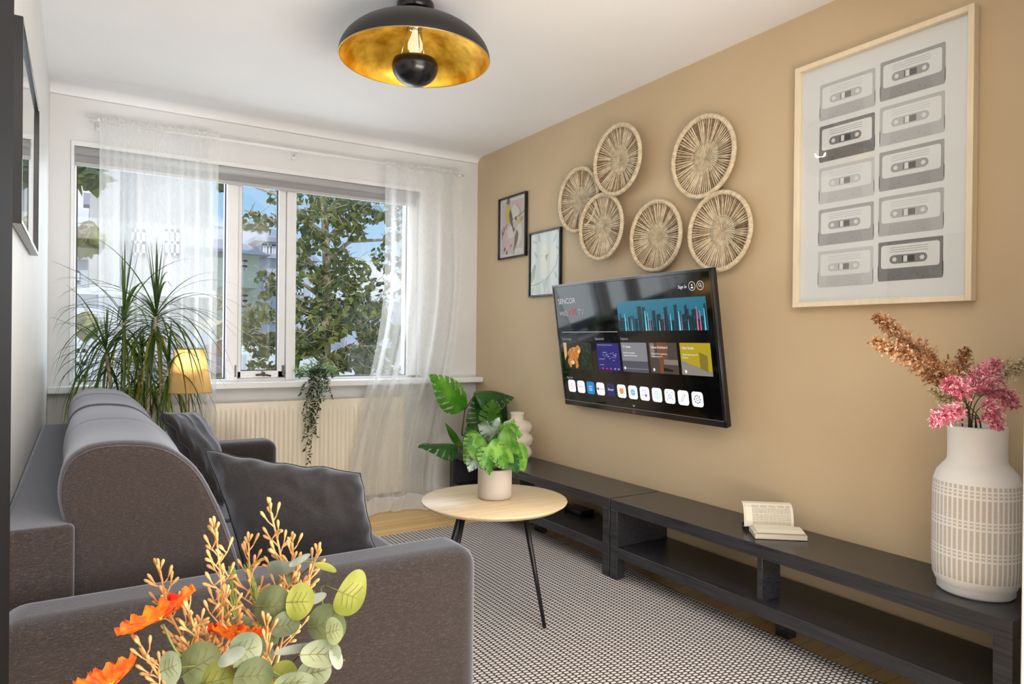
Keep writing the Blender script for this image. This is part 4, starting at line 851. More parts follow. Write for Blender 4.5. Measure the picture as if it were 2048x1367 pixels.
# dracaena behind the sofa
dr = thing('dracaena_plant', 'tall dracaena with long thin arching leaves behind the sofa', 'plant', (0.20, 4.18, 0))
b = MB(); b.lathe([(0, 0), (0.10, 0), (0.125, 0.20), (0.13, 0.22), (0.118, 0.22), (0.112, 0.19), (0, 0.19)], (0.22, 4.17, 0), 40); b.build('pot', M['terracotta'], dr)
MB().lathe([(0, 0.195), (0.112, 0.193)], (0.22, 4.17, 0), 30).build('soil', M['soil'], dr)
rl = random.Random(21)
for (px, py, Yp, nl, L0, sp, tl_) in ((248, 640, 4.20, 72, 0.52, 1.0, 0.44), (312, 632, 4.12, 84, 0.54, 1.0, 0.42), (212, 705, 4.12, 44, 0.46, 1.0, 0.26), (283, 735, 4.22, 70, 0.46, 0.8, 0.22), (338, 735, 4.10, 44, 0.40, 0.8, 0.25)):
    hd_ = at(px, py, Yp); base = Vector((0.22+rl.uniform(-.05, .05), 4.17+rl.uniform(-.05, .05), 0.19)); mid = base.lerp(hd_, 0.5)+Vector((rl.uniform(-.03, .03), 0, 0))
    st = MB(); st.tube([base, mid, hd_], [0.013, 0.011, 0.009], 8); st.build('cane', M['bark'], dr)
    b = MB()
    for i in range(nl):
        f = i/nl; a = i*2.39996+rl.uniform(-.3, .3)
        el = lerp(1.45, -0.35, f**0.75)+rl.uniform(-.15, .15)
        d = Vector((math.cos(a)*math.cos(el), 0.62*math.sin(a)*math.cos(el), math.sin(el)))
        ln = L0*rl.uniform(0.75, 1.1)*(0.8 if f < 0.12 else 1)
        p = hd_+Vector((0, 0, lerp(0.03, -0.10, f)))
        if f < 0.12: d = Vector((d.x*0.35, d.y*.3, 1)); ln = tl_*rl.uniform(0.7, 1.0)
        dr_ = 0.02 if f < 0.12 else lerp(0.10, 0.46, f)*rl.uniform(0.7, 1.2)
        long_leaf(b, p, d, 0, ln, 0.0125, 1 if f > 0.72 and rl.random() < 0.45 else 0, dr_, 10)
    vv = b.v
    for i, q in enumerate(vv):                       # keep tips inside the room
        x, y, z = q; x = x if x > XL+0.09 else XL+0.012+0.078*math.exp((x-XL-0.09)/0.078); y = y if y < 4.30 else 4.30+0.03*(1-math.exp(-(y-4.30)/0.05)); vv[i] = (x, y, z)
    b.build('leaf_crown', [M['dracaena'], M['dracaena_old']], dr)

# trailing plant on the sill
tp = thing('trailing_plant', 'small-leaved trailing plant spilling from a pot on the window sill', 'plant', (1.31, 4.475, 0.886))
b = MB(); b.lathe([(0, 0), (0.034, 0), (0.046, 0.065), (0.047, 0.07), (0.041, 0.07), (0.040, 0.06), (0, 0.06)], (1.315, 4.485, 0.886), 30); b.build('pot', M['soft_white'], tp)
rl = random.Random(5)
def small_leaf(b, p, d, ln, mi=0, up=(0, -0.4, 0.9)):
    p = Vector(p); d = Vector(d).normalized(); s_ = d.cross(Vector(up)); s_ = s_.normalized() if s_.length > 0.01 else Vector((1, 0, 0)); n_ = s_.cross(d)
    w = ln*0.28
    b.add([p, p+d*ln*.35-s_*w+n_*w*.3, p+d*ln*.35, p+d*ln*.35+s_*w+n_*w*.3, p+d*ln*.75-s_*w*.6+n_*w*.1, p+d*ln*.75-n_*w*.15, p+d*ln*.75+s_*w*.6+n_*w*.1, p+d*ln-n_*w*.3],
          [(0, 2, 1), (0, 3, 2), (1, 2, 5, 4), (2, 3, 6, 5), (4, 5, 7), (5, 6, 7)], mi, True)
top = Vector((1.315, 4.475, 0.955))
for (px, py) in ((617, 925), (603, 880), (632, 875), (610, 900), (625, 850), (645, 800), (660, 795), (600, 790), (655, 775), (668, 755), (596, 752), (635, 820), (650, 785), (606, 830), (617, 860)):
    e_ = at(px, py, 4.40); st = MB(); lf = MB()
    o1 = top+Vector(((e_.x-top.x)*0.45, -0.10, 0.015)); pts = []
    for i in range(15):
        t = i/14
        p = (top*(1-t)**2*(1) + o1*2*t*(1-t) + e_*t*t) if False else (top.lerp(o1, min(1, t*4)) if t < 0.25 else Vector((lerp(o1.x, e_.x, (t-.25)/.75)+0.008*math.sin(9*t+px), lerp(o1.y, 4.385, min(1, (t-.25)/.3)), lerp(o1.z, e_.z, (t-.25)/.75))))
        pts.append(p)
    st.tube(pts, 0.0011, 5); 
    L_ = sum((pts[i+1]-pts[i]).length for i in range(14)); n_ = int(L_/0.0085)
    for i in range(n_):
        t = (i+rl.random())/n_*14; k = min(13, int(t)); p = pts[k].lerp(pts[k+1], t-k)
        a = rl.uniform(0, 2*PI); small_leaf(lf, p, (math.cos(a), -0.5*abs(math.sin(a))-0.1, rl.uniform(-.9, .3)), rl.uniform(0.016, 0.027))
    so = st.build('vine', M['stem'], tp); lf.build('vine_leaves', M['ivy'], so)
b = MB()
for i in range(460):
    a, r = rl.uniform(0, 2*PI), rl.random()**0.5*0.13; p = (1.315+r*math.cos(a)*1.0, 4.475+r*math.sin(a)*0.36, 0.925+rl.random()*0.13*(1-r/0.17))
    small_leaf(b, p, (math.cos(a), math.sin(a)-.3, rl.uniform(-.4, .8)), rl.uniform(0.018, 0.028))
b.build('leaf_mound', leafmat('trailing_leaf_light', S(84, 116, 66), S(146, 172, 104), 12, 0.5), tp)

# monstera on the far bench
mo = thing('monstera_plant', 'monstera with big split leaves on the corner end of the black bench', 'plant', (2.36, 4.05, 0.395))
PB = Vector((2.34, 4.06, 0.395))
b = MB(); b.lathe([(0, 0), (0.055, 0), (0.07, 0.10), (0.071, 0.105), (0.064, 0.105), (0.062, 0.09), (0, 0.09)], PB, 36); b.build('pot', M['terracotta'], mo)
MB().lathe([(0, 0.092), (0.062, 0.091)], PB, 24).build('soil', M['soil'], mo)
SB = PB+Vector((0, 0, 0.09))
def mleaf(base, tip, Y0, Y1, width, up, mk, slits=6, stalk=None, droop=0.1, curl=0.2):
    p0, p1 = at(*base, Y0), at(*tip, Y1)
    b = MB(); pts = [SB+Vector((rl.uniform(-.02, .02), rl.uniform(-.02, .02), -0.01))]+[at(*s_) for s_ in (stalk or [])]+[p0, p0.lerp(p1, 0.12)]
    b.tube(pts, [0.0045]*(len(pts)-1)+[0.002], 7); so = b.build('leaf_stalk', M['stem'], mo)
    b = MB(); heart(b, p0, p1, up, width, 0, curl, slits, 44, 18, droop); b.build('leaf', M[mk], so)
mleaf((930, 815), (866, 749), 4.06, 4.02, 0.235, (-0.2, -0.85, 0.35), 'leaf_mid', 7, [(924, 870, 4.08), (927, 840, 4.07)])
mleaf((915, 893), (843, 882), 4.02, 3.92, 0.20, (-0.25, -0.5, 0.8), 'leaf_dark', 6, [(925, 895, 4.04)], 0.12, 0.5)
mleaf((950, 788), (1030, 783), 4.02, 3.96, 0.24, (0.1, -0.6, 0.75), 'leaf_dark', 7, [(923, 868, 4.08), (930, 820, 4.06)], 0.18, 0.6)
mleaf((985, 855), (985, 798), 3.86, 3.92, 0.20, (0.1, -0.95, 0.2), 'leaf_mid', 5, [(965, 885, 3.95)], 0.0)
mleaf((975, 850), (950, 790), 4.10, 4.12, 0.26, (-0.1, -0.9, 0.25), 'leaf_dark', 7, None, 0.0)
mleaf((995, 860), (1022, 800), 4.05, 4.10, 0.24, (0.1, -0.9, 0.2), 'leaf_dark', 6, None, 0.0)
mleaf((960, 890), (935, 848), 4.0, 4.0, 0.20, (-0.2, -0.9, 0.3), 'leaf_dark', 6, None, 0.0)
mleaf((925, 895), (890, 845), 4.06, 4.0, 0.055, (-0.5, -0.6, 0.5), 'leaf_mid', 0, None, 0.0, 0.9)
mleaf((970, 905), (1000, 870), 3.95, 3.9, 0.18, (0.1, -0.8, 0.5), 'leaf_dark', 6, None, 0.05)

# ringed vase behind the pothos
rv = thing('ringed_vase', 'cream vase with stacked rings on the black bench behind the leafy pot', 'vase', (2.40, 3.72, 0.395))
b = MB(); prv = [(0, 0), (0.07, 0), (0.098, 0.03), (0.100, 0.05), (0.090, 0.075), (0.076, 0.085), (0.098, 0.105), (0.106, 0.13), (0.098, 0.155), (0.076, 0.17), (0.092, 0.19), (0.100, 0.215), (0.086, 0.24), (0.052, 0.252), (0.042, 0.262), (0.042, 0.29), (0.048, 0.30), (0.044, 0.304), (0.036, 0.29), (0.034, 0.25), (0, 0.24)]
b.lathe([(r*0.98, z) for r, z in prv], (2.40, 3.72, 0.395), 48); b.build('vase_body', M['cream_ceramic'], rv)

# pothos in a pale pot on the coffee table
pp = thing('pothos_plant', 'bright green pothos in a pale ribbed pot on the round table', 'plant', (1.487, 2.475, 0.5))
PX0 = Vector((1.487, 2.475, 0.501)); pr_ = [(0, 0), (0.066, 0), (0.071, 0.006)]
for i in range(24): pr_.append((0.0715+0.0006*(i % 2), 0.008+0.112*i/23))
pr_ += [(0.071, 0.124), (0.066, 0.125), (0.065, 0.11), (0, 0.11)]
b = MB(); b.lathe(pr_, PX0, 56); b.build('pot', mat('pale_clay', S(190, 178, 166), 0.8), pp)
MB().lathe([(0, 0.112), (0.065, 0.111)], PX0, 24).build('soil', M['soil'], pp)
rl = random.Random(9); CP = PX0+Vector((0, 0, 0.11))
LV = [((955, 905), (938, 942), 2.30, 'leaf_var'), ((975, 900), (982, 950), 2.27, 'leaf_mid'), ((985, 880), (1012, 930), 2.26, 'leaf_lime'), ((1008, 860), (1042, 905), 2.32, 'leaf_lime'), ((960, 870), (930, 905), 2.38, 'leaf_lime'), ((950, 880), (985, 925), 2.28, 'leaf_lime'), ((1015, 900), (1040, 945), 2.36, 'leaf_dark'), ((1035, 890), (1052, 942), 2.42, 'leaf_lime'), ((965, 895), (948, 936), 2.30, 'leaf_var'), ((990, 868), (960, 848), 2.50, 'leaf_var'), ((1000, 860), (1040, 850), 2.48, 'leaf_lime'), ((1010, 855), (1048, 868), 2.44, 'leaf_lime'), ((962, 872), (935, 868), 2.48, 'leaf_lime'), ((985, 865), (1000, 835), 2.52, 'leaf_var'), ((970, 885), (945, 870), 2.40, 'leaf_lime'), ((995, 880), (1040, 885), 2.34, 'leaf_lime'), ((1005, 895), (1030, 925), 2.30, 'leaf_lime'), ((980, 895), (965, 935), 2.25, 'leaf_lime'), ((1000, 905), (1015, 940), 2.28, 'leaf_mid'), ((975, 878), (965, 850), 2.55, 'leaf_dark'), ((1020, 870), (1030, 838), 2.50, 'leaf_lime'), ((990, 875), (985, 845), 2.58, 'leaf_dark'), ((955, 895), (930, 925), 2.36, 'leaf_lime'), ((1012, 885), (1050, 915), 2.40, 'leaf_mid')]
for (bs, tp_, Y_, mk) in LV:
    p0, p1 = at(bs[0], bs[1], Y_), at(tp_[0], tp_[1], Y_-0.015)
    st = MB(); m_ = CP.lerp(p0, 0.6)+Vector((0, 0, 0.03)); st.tube([CP+Vector((rl.uniform(-.03, .03), rl.uniform(-.03, .03), 0)), m_, p0], 0.0014, 5); so = st.build('leaf_stalk', M['stem_green'], pp)
    b = MB(); heart(b, p0, p1, (rl.uniform(-.35, .15), -0.8, rl.uniform(0.2, 0.6)), (p1-p0).length*rl.uniform(0.8, 1.05), 0, 0.35, 5 if rl.random() < .6 else 0, 30, 14, 0.12); b.build('leaf', M[mk], so)

# ------------------------------------------------------------------ open book on the bench
bk = thing('open_book', 'open paperback lying page up on the black bench', 'book', (2.35, 1.75, 0.395))
A0 = Vector((2.246, 1.752, 0.3955)); AU = (Vector((2.398, 1.628, 0.3955))-A0); BW = 0.196; AU.normalize(); BU = Vector((-AU.y, AU.x, 0)); BU = BU if BU.x > 0 else -BU
BKM = Matrix.Translation(A0) @ Matrix((AU, BU, Vector((0, 0, 1)))).transposed().to_4x4()
def sheet(b, profile, th0, a0, a1, mi=0, side=1):   # profile in (b, z), extruded along the spine
    n = len(profile); top = [Vector(p) for p in profile]; bot = []
    for i, p in enumerate(top):
        d = (top[min(n-1, i+1)]-top[max(0, i-1)]).normalized(); bot.append(p+Vector((d.y, -d.x))*th0*side)
    lo = top+bot[::-1]; vs = [(a0, p.x, p.y) for p in lo]+[(a1, p.x, p.y) for p in lo]; m_ = len(lo)
    b.add(vs, [tuple(range(m_)), tuple(range(2*m_-1, m_-1, -1))]+[(i, i+m_, (i+1) % m_+m_, (i+1) % m_) for i in range(m_)], mi, False, BKM)
PG = mat('book_pages', S(232, 224, 206), 0.8); PE = noisy('page_edges', S(206, 192, 170), S(230, 218, 200), 1, (4, 4, 900), rough=0.85)
b = MB(); sheet(b, [(0.0, 0.020), (0.05, 0.0215), (0.09, 0.022), (0.112, 0.020)], 0.0185, 0, BW); b.build('page_block', PE, bk)
b = MB()
for k in range(5): sheet(b, [(-0.001-0.001*k, 0.0212+0.0016*k), (0.03, 0.0245+0.0022*k), (0.075, 0.0265+0.002*k), (0.112, 0.021+0.0005*k)], 0.0004, 0.003*k-0.004, BW-0.001*k-0.004)
b.build('loose_pages', PG, bk)
arc = [(0.112, 0.020), (0.114, 0.045), (0.120, 0.072), (0.132, 0.094), (0.150, 0.106), (0.172, 0.108)]
b = MB(); sheet(b, arc, 0.003, -0.012, BW-0.02); ap = b.build('arched_pages', PG, bk)
b = MB()
for k in range(6): sheet(b, [(0.114+0.004*k, 0.018)]+[(x+0.006*k+0.004, z-0.007*k*(i/5)) for i, (x, z) in enumerate(arc[1:])], 0.0006, -0.018+0.002*k, BW-0.022)
b.build('fanned_pages', PG, bk)
# lines of print on the arched page
inkm = mat('printed_ink', S(120, 112, 100), 0.9); b = MB()
for i in range(27):
    a = 0.016+i*0.0056; k0 = rnd.uniform(0, 0.2) if i % 6 == 5 else 0.0
    for seg in range(4):
        (b0, z0), (b1, z1) = arc[seg], arc[seg+1]; f0 = 0.35 if seg == 0 else 0.0; f1 = 0.95 if seg < 3 else 0.55
        if seg == 3 and k0: continue
        for w_ in range(4):
            g0 = lerp(f0, f1, w_/4+0.02); g1 = lerp(f0, f1, (w_+rnd.uniform(.7, .95))/4)
            q = [(a, lerp(b0, b1, g)-0.0006, lerp(z0, z1, g)+0.0004) for g in (g0, g1)]; b.add([q[0], q[1], (a+0.0022, q[1][1], q[1][2]), (a+0.0022, q[0][1], q[0][2])], [(0, 1, 2, 3)], 0, False, BKM)
b.build('printed_lines', inkm, ap)
b = MB(); b.rbox((-0.001, -0.001, 0), (BW+0.001, 0.113, 0.0018), 0.0006, seg=1, X=BKM); sheet(b, [(0.112, 0.002), (0.135, 0.018), (0.16, 0.03), (0.185, 0.015), (0.2, 0.003)], 0.0012, -0.010, BW-0.02, 0); b.build('book_cover', mat('book_cover_card', S(60, 62, 66), 0.5), bk)

# ------------------------------------------------------------------ tall white vase with dried grasses
VX, VY, VZ = 2.378, 1.030, 0.3955
va = thing('tall_vase', 'tall white ceramic vase scored with beige bars on the near end of the bench', 'vase', (VX, VY, VZ))
vp = [(0, 0), (0.098, 0), (0.104, 0.006), (0.104, 0.022), (0.109, 0.030), (0.117, 0.050), (0.1195, 0.09), (0.120, 0.20), (0.1195, 0.31), (0.117, 0.345), (0.108, 0.372), (0.093, 0.392), (0.084, 0.402), (0.080, 0.412), (0.079, 0.44), (0.080, 0.50), (0.081, 0.513), (0.079, 0.517), (0.075, 0.513), (0.073, 0.44), (0.073, 0.40), (0, 0.39)]
m = mat('scored_ceramic', S(240, 238, 234), 0.6); t, b_, N, L = nodes(m)
tc = N('ShaderNodeTexCoord'); sp = N('ShaderNodeSeparateXYZ'); L(tc.outputs['Object'], sp.inputs[0])
xx = mth('SUBTRACT', sp.outputs['X'], VX); yy = mth('SUBTRACT', sp.outputs['Y'], VY); zz = mth('SUBTRACT', sp.outputs['Z'], VZ)
ang = mth('MULTIPLY', mth('ADD', mth('ARCTAN2', yy, xx), PI), 50/(2*PI))
fa = mth('ABSOLUTE', mth('SUBTRACT', mth('FRACT', ang), 0.5)); bar = mth('LESS_THAN', fa, 0.31)
ph = mth('FRACT', mth('DIVIDE', mth('SUBTRACT', zz, 0.055), 0.0925))
inbar = mth('LESS_THAN', ph, 0.70)
s1 = mth('MULTIPLY', mth('GREATER_THAN', ph, 0.76), mth('LESS_THAN', ph, 0.84)); s2 = mth('MULTIPLY', mth('GREATER_THAN', ph, 0.88), mth('LESS_THAN', ph, 0.95))
rows = mth('MAXIMUM', mth('MAXIMUM', inbar, s1), s2)
zone = mth('MULTIPLY', mth('GREATER_THAN', zz, 0.050), mth('LESS_THAN', zz, 0.345))
msk = mth('MULTIPLY', mth('MULTIPLY', bar, rows), zone)
n = N('ShaderNodeTexNoise'); n.inputs['Scale'].default_value = 120; L(tc.outputs['Object'], n.inputs['Vector'])
mx = N('ShaderNodeMixRGB'); L(msk, mx.inputs[0]); mx.inputs[1].default_value = S(240, 239, 236)
cr2 = N('ShaderNodeValToRGB'); cr2.color_ramp.elements[0].color = S(190, 182, 170); cr2.color_ramp.elements[1].color = S(212, 204, 192); L(n.outputs[0], cr2.inputs[0]); L(cr2.outputs[0], mx.inputs[2])
L(mx.outputs[0], b_.inputs['Base Color']); bp = N('ShaderNodeBump'); bp.invert = True; bp.inputs['Strength'].default_value = 0.6; bp.inputs['Distance'].default_value = 0.001; L(msk, bp.inputs['Height']); L(bp.outputs[0], b_.inputs['Normal'])
b = MB(); b.lathe(vp, (VX, VY, VZ), 96); b.build('vase_body', m, va)
MOUTH = Vector((VX, VY, VZ+0.41))
YV = VY
def plume(name, label, cat, group, path, width, cols, nb, kind, seed):
    """path: photo pixels with their own Y in the room, from the mouth outwards"""
    ro = random.Random(seed); q0 = Vector((ro.uniform(-.045, -.005), ro.uniform(-.03, .03), 0)); P = [MOUTH+q0*0.5, MOUTH+q0+Vector((0, 0, 0.12))]+[at(x, y, Y) for x, y, Y in path]
    o = thing(name, label, cat, tuple(P[0]), group)
    def C(t):
        k = min(len(P)-2, int(t*(len(P)-1))); f = t*(len(P)-1)-k; a, b_, c, d = P[max(0, k-1)], P[k], P[k+1], P[min(len(P)-1, k+2)]
        return 0.5*((2*b_)+(c-a)*f+(2*a-5*b_+4*c-d)*f*f+(3*b_-a-3*c+d)*f**3)
    b = MB(); b.tube([C(i/24) for i in range(25)], [0.0022*(1-0.7*i/24) for i in range(25)], 6); b.build('stem', M['stem'], o)
    nb = int(nb*(1.6 if kind == 'pampas' else 1.7)); b = MB(); t0 = 0.50 if kind == 'pampas' else 0.60
    for i in range(nb):
        t = t0+(1-t0)*((i+ro.random())/nb); p = C(t); d = (C(min(1, t+.02))-C(max(0, t-.02))).normalized()
        w = width*(0.25+0.75*math.sin(PI*min(1, ((t-t0)/(1-t0))**0.7*0.92+0.06)))*ro.uniform(0.5, 1.1)
        s_ = Vector((ro.gauss(0, 1), ro.gauss(0, 1), ro.gauss(0, 1))); s_ = (s_-d*s_.dot(d)).normalized()
        dirv = (d*ro.uniform(0.7, 1.5)+s_).normalized(); q = p; pts = [p]
        for k in range(5): dirv = (dirv+Vector((0, 0, -0.10 if kind == 'pampas' else -0.04))+Vector((ro.gauss(0, .12), ro.gauss(0, .12), ro.gauss(0, .12)))).normalized(); q = q+dirv*w/5; pts.append(q)
        mi = ro.choice(range(len(cols))); b.tube(pts, [0.0007, 0.0006, 0.0005, 0.0004, 0.0003, 0.0002], 3, mi, cap=False)
        for k in range(1, 6):
            for r_ in range(3):
                dd = ((pts[k]-pts[k-1]).normalized()+Vector((ro.gauss(0, .6), ro.gauss(0, .6), ro.gauss(0, .6)-0.15))).normalized(); small_leaf(b, pts[k].lerp(pts[k-1], ro.random()), dd, ro.uniform(0.005, 0.011) if kind == 'pampas' else ro.uniform(0.004, 0.010), mi, (ro.gauss(0, 1), ro.gauss(0, 1), 1))
    for i, q in enumerate(b.v): b.v[i] = (min(q[0], XR-0.006), q[1], q[2])
    b.build('plume', [M_(c) for c in cols], o)
    return o
_mc = {}
def M_(c):
    if c not in _mc: _mc[c] = mat('dried_%d_%d_%d' % c, S(*c), 0.85, spec=0.1, Subsurface_Weight=0.0)
    return _mc[c]
BR = ((190, 138, 96), (214, 168, 124), (160, 108, 74), (226, 188, 150)); PKC = ((222, 120, 140), (236, 160, 172), (200, 92, 118), (244, 190, 196)); PL = ((214, 196, 160), (196, 176, 136), (228, 214, 184))
plume('pampas_stem', 'brown pampas plume leaning farthest out of the white vase', 'dried flower', 'dried stems in the tall vase', ((1924, 790, 1.02), (1860, 720, 1.10), (1757, 634, 1.20)), 0.062, BR, 230, 'pampas', 3)
plume('pampas_stem', 'brown pampas plume arching lowest and farthest from the wall poster', 'dried flower', 'dried stems in the tall vase', ((1926, 800, 0.98), (1870, 738, 1.04), (1752, 682, 1.12)), 0.058, BR, 200, 'pampas', 4)
plume('pampas_stem', 'short brown pampas plume standing upright behind the pink sprays', 'dried flower', 'dried stems in the tall vase', ((1930, 790, 1.06), (1922, 740, 1.08), (1932, 698, 1.10)), 0.045, BR, 90, 'pampas', 5)
plume('pampas_stem', 'pale straw pampas plume leaning out towards the door casing', 'dried flower', 'dried stems in the tall vase', ((1950, 790, 1.00), (1995, 745, 0.98), (2062, 722, 0.96)), 0.05, PL, 170, 'pampas', 6)
plume('pampas_stem', 'thin straw sprig low beside the brown plumes', 'dried flower', 'dried stems in the tall vase', ((1925, 820, 1.0), (1900, 800, 1.0), (1864, 778, 1.02)), 0.03, PL, 50, 'pampas', 7)
plume('pink_spray', 'pink feathery spray at the top of the dried bunch', 'dried flower', 'pink sprays in the tall vase', ((1940, 800, 0.96), (1955, 765, 0.94), (1990, 728, 0.94)), 0.055, PKC, 150, 'pink', 8)
plume('pink_spray', 'pink feathery spray reaching lowest over the brown plumes', 'dried flower', 'pink sprays in the tall vase', ((1930, 830, 0.95), (1905, 822, 0.93), (1868, 842, 0.94)), 0.040, PKC, 100, 'pink', 9)
plume('pink_spray', 'pink feathery spray drooping over the vase mouth', 'dried flower', 'pink sprays in the tall vase', ((1955, 820, 0.94), (1975, 815, 0.91), (1995, 850, 0.90)), 0.045, PKC, 120, 'pink', 10)
plume('pink_spray', 'pink feathery spray pointing towards the door casing', 'dried flower', 'pink sprays in the tall vase', ((1955, 800, 0.96), (1990, 780, 0.94), (2030, 808, 0.93)), 0.050, PKC, 130, 'pink', 11)
plume('pink_spray', 'pink feathery spray in the middle below the brown plumes', 'dried flower', 'pink sprays in the tall vase', ((1930, 800, 0.95), (1925, 780, 0.93), (1895, 768, 0.95)), 0.045, PKC, 110, 'pink', 12)

# ------------------------------------------------------------------ bouquet close to the camera
BV = Vector((0.172, 0.900, 0.0)); 
tb = thing('side_table', 'small round white side table under the bouquet vase', 'table', (BV.x, BV.y, 0))
b = MB(); b.lathe([(0, 0.40), (0.17, 0.40), (0.172, 0.405), (0.172, 0.418), (0, 0.42)], BV, 48); b.build('tabletop', M['trim'], tb)
b = MB(); b.tube([BV+Vector((0, 0, 0.01)), BV+Vector((0, 0, 0.40))], 0.018, 16); b.lathe([(0, 0), (0.13, 0), (0.12, 0.015), (0.02, 0.02)], BV, 40); b.build('pedestal', M['trim'], tb)
vs_ = thing('bouquet_vase', 'white round vase holding the orange and green bouquet', 'vase', (BV.x, BV.y, 0.42))
b = MB(); b.lathe([(0, 0), (0.045, 0), (0.07, 0.05), (0.072, 0.10), (0.05, 0.16), (0.038, 0.185), (0.042, 0.21), (0.038, 0.212), (0.034, 0.185), (0.04, 0.15), (0, 0.05)], (BV.x, BV.y, 0.4205), 40); b.build('vase_body', M['soft_white'], vs_)
MT = Vector((BV.x, BV.y, 0.62))
def stemtube(o, pts, r, mt, n=16, name='stem'):
    P = [Vector(p) for p in pts]; out = []
    for i in range(n+1):
        t = i/n*(len(P)-1); k = min(len(P)-2, int(t)); f = t-k; a, b_, c, d = P[max(0, k-1)], P[k], P[k+1], P[min(len(P)-1, k+2)]
        out.append(0.5*((2*b_)+(c-a)*f+(2*a-5*b_+4*c-d)*f*f+(3*b_-a-3*c+d)*f**3))
    b = MB(); b.tube(out, [r*(1-0.45*i/n) for i in range(n+1)], 7); return b.build(name, mt, o), out
# poppies
def petalmat():
    m = noisy('poppy_petal', S(240, 96, 12), S(206, 26, 10), 26, rough=0.6, detail=5, bump=0.5, bscale=90, dist=0.004); t, b_, N, L = nodes(m)
    out = [n for n in t.nodes if n.type == 'OUTPUT_MATERIAL'][0]; tl = N('ShaderNodeBsdfTranslucent'); mx = N('ShaderNodeMixShader'); mx.inputs[0].default_value = 0.4
    r = b_.inputs['Base Color'].links[0].from_node; e = r.color_ramp.elements.new(0.42); e.color = S(250, 136, 26)
    L(r.outputs[0], tl.inputs[0]); L(b_.outputs[0], mx.inputs[1]); L(tl.outputs[0], mx.inputs[2]); L(mx.outputs[0], out.inputs[0]); return m
PET = petalmat()
def poppy(label, c, tilt, R_, d0, seed, bow=1.0):
    ctr = atd(c[0], c[1], d0); o = thing('poppy', label, 'flower', tuple(MT), 'orange poppies in the bouquet'); ax = Vector(tilt).normalized()
    so, _ = stemtube(o, [MT, MT.lerp(ctr, 0.5)+Vector((0, 0, 0.02)), ctr-ax*0.04, ctr-ax*0.006], 0.0022, M['stem_green'])
    s1 = ax.orthogonal().normalized(); s2 = ax.cross(s1); ro = random.Random(seed)
    for k in range(5):
        a0 = 2*PI*k/5+ro.uniform(-.2, .2); b = MB()
        def fn(u, v):
            a = a0+(v-0.5)*1.75; r = R_*(0.02+0.98*u)*(1-0.28*abs(2*v-1)**3*u); h = R_*(0.42*u**1.5*bow)+0.10*R_*math.sin(9*v*PI+seed+k)*u*u + 0.05*R_*noise.noise(Vector((u*7, v*9, k+seed)))
            return ctr+(s1*math.cos(a)+s2*math.sin(a))*r+ax*(h+0.0008*k)
        b.grid(fn, 14, 22); b.build('petal', PET, o)
    b = MB()
    for k in range(34): a = 2*PI*k/34; rr = R_*ro.uniform(.15, .3); b.tube([ctr, ctr+(s1*math.cos(a)+s2*math.sin(a))*rr+ax*R_*.30], 0.0006, 4)
    b.tube([ctr+ax*0.003, ctr+ax*0.010], 0.005, 10); b.build('stamens', mat('stamen_yellow', S(200, 180, 70), 0.7), o)
poppy('orange poppy bent sideways above the straw sprigs, nearest the sofa back', (322, 1238), CU*0.80-CR*0.52+CF*0.20, 0.045, 0.80, 2, 0.55)
poppy('orange poppy half hidden in the middle of the bouquet', (478, 1284), CU*0.88+CR*0.08+CF*0.34, 0.040, 0.83, 5, 0.9)
poppy('orange poppy lowest in the bouquet, farthest from the eucalyptus leaves', (222, 1372), CU*0.8-CR*0.40+CF*0.26, 0.034, 0.80, 9, 1.3)
# straw-coloured bud sprigs
GM = noisy('dry_straw_bud', S(196, 142, 82), S(222, 178, 118), 80, rough=0.7)
def sprig(label, base, tip, d0, seed, L0=0.028, bend=0.0):
    ro = random.Random(seed); p0, p1 = atd(*base, d0+0.01), atd(*tip, d0); o = thing('straw_sprig', label, 'dried flower', tuple(MT), 'straw-coloured bud sprigs in the bouquet')
    side = CR*1.0; md = p0.lerp(p1, 0.5)+side*bend
    so, pts = stemtube(o, [MT, MT.lerp(p0, 0.6), p0, md, p1], 0.0022, GM, 40)
    b = MB(); Ltot = (p1-p0).length; n = int(Ltot/0.0078)
    def bud(p, d, ln):
        d = d.normalized(); ln *= 1.2; b.tube([p, p+d*ln*0.35, p+d*ln*0.6, p+d*ln*0.85, p+d*ln], [0.0008, 0.0010, 0.0019, 0.0021, 0.0009], 7)
    for i in range(n+1):
        t = i/n; k = 20+t*20; kk = min(39, int(k)); p = pts[kk].lerp(pts[kk+1], k-kk); ax = (pts[min(40, kk+1)]-pts[kk-1]).normalized()
        a = i*2.4+ro.uniform(-.5, .5); s_ = (CR*math.cos(a)+CF*0.6*math.sin(a)); br = L0*(1.25-t)*ro.uniform(0.7, 1.15)
        if t > 0.9: bud(p, ax+s_*0.5, 0.012); continue
        e_ = p+(ax*0.9+s_*0.8).normalized()*br; b.tube([p, e_], [0.0011, 0.0008], 5); bud(e_, ax+s_*0.5, 0.015)
        for f in (0.55, 0.85):
            if br > 0.012: q = p.lerp(e_, f); bud(q, ax*0.6+s_*ro.choice((-0.6, 1.3))+CU*ro.uniform(-.2, .3), 0.014*ro.uniform(.8, 1.1))
    bud(p1, pts[-1]-pts[-2], 0.013); b.build('buds', GM, so)
sprig('straw-coloured sprig standing tallest, pointing at the charcoal pillow', (560, 1300), (540, 1016), 0.90, 31, 0.030, 0.012)
sprig('straw-coloured sprig standing second tallest, against the sofa end panel', (440, 1340), (430, 1056), 0.84, 32, 0.030, 0.006)
sprig('straw-coloured sprig curving out above the bent poppy', (400, 1330), (320, 1140), 0.84, 33, 0.024, -0.01)
sprig('straw-coloured sprig reaching lowest beside the bent poppy', (360, 1400), (283, 1292), 0.80, 34, 0.022, -0.004)
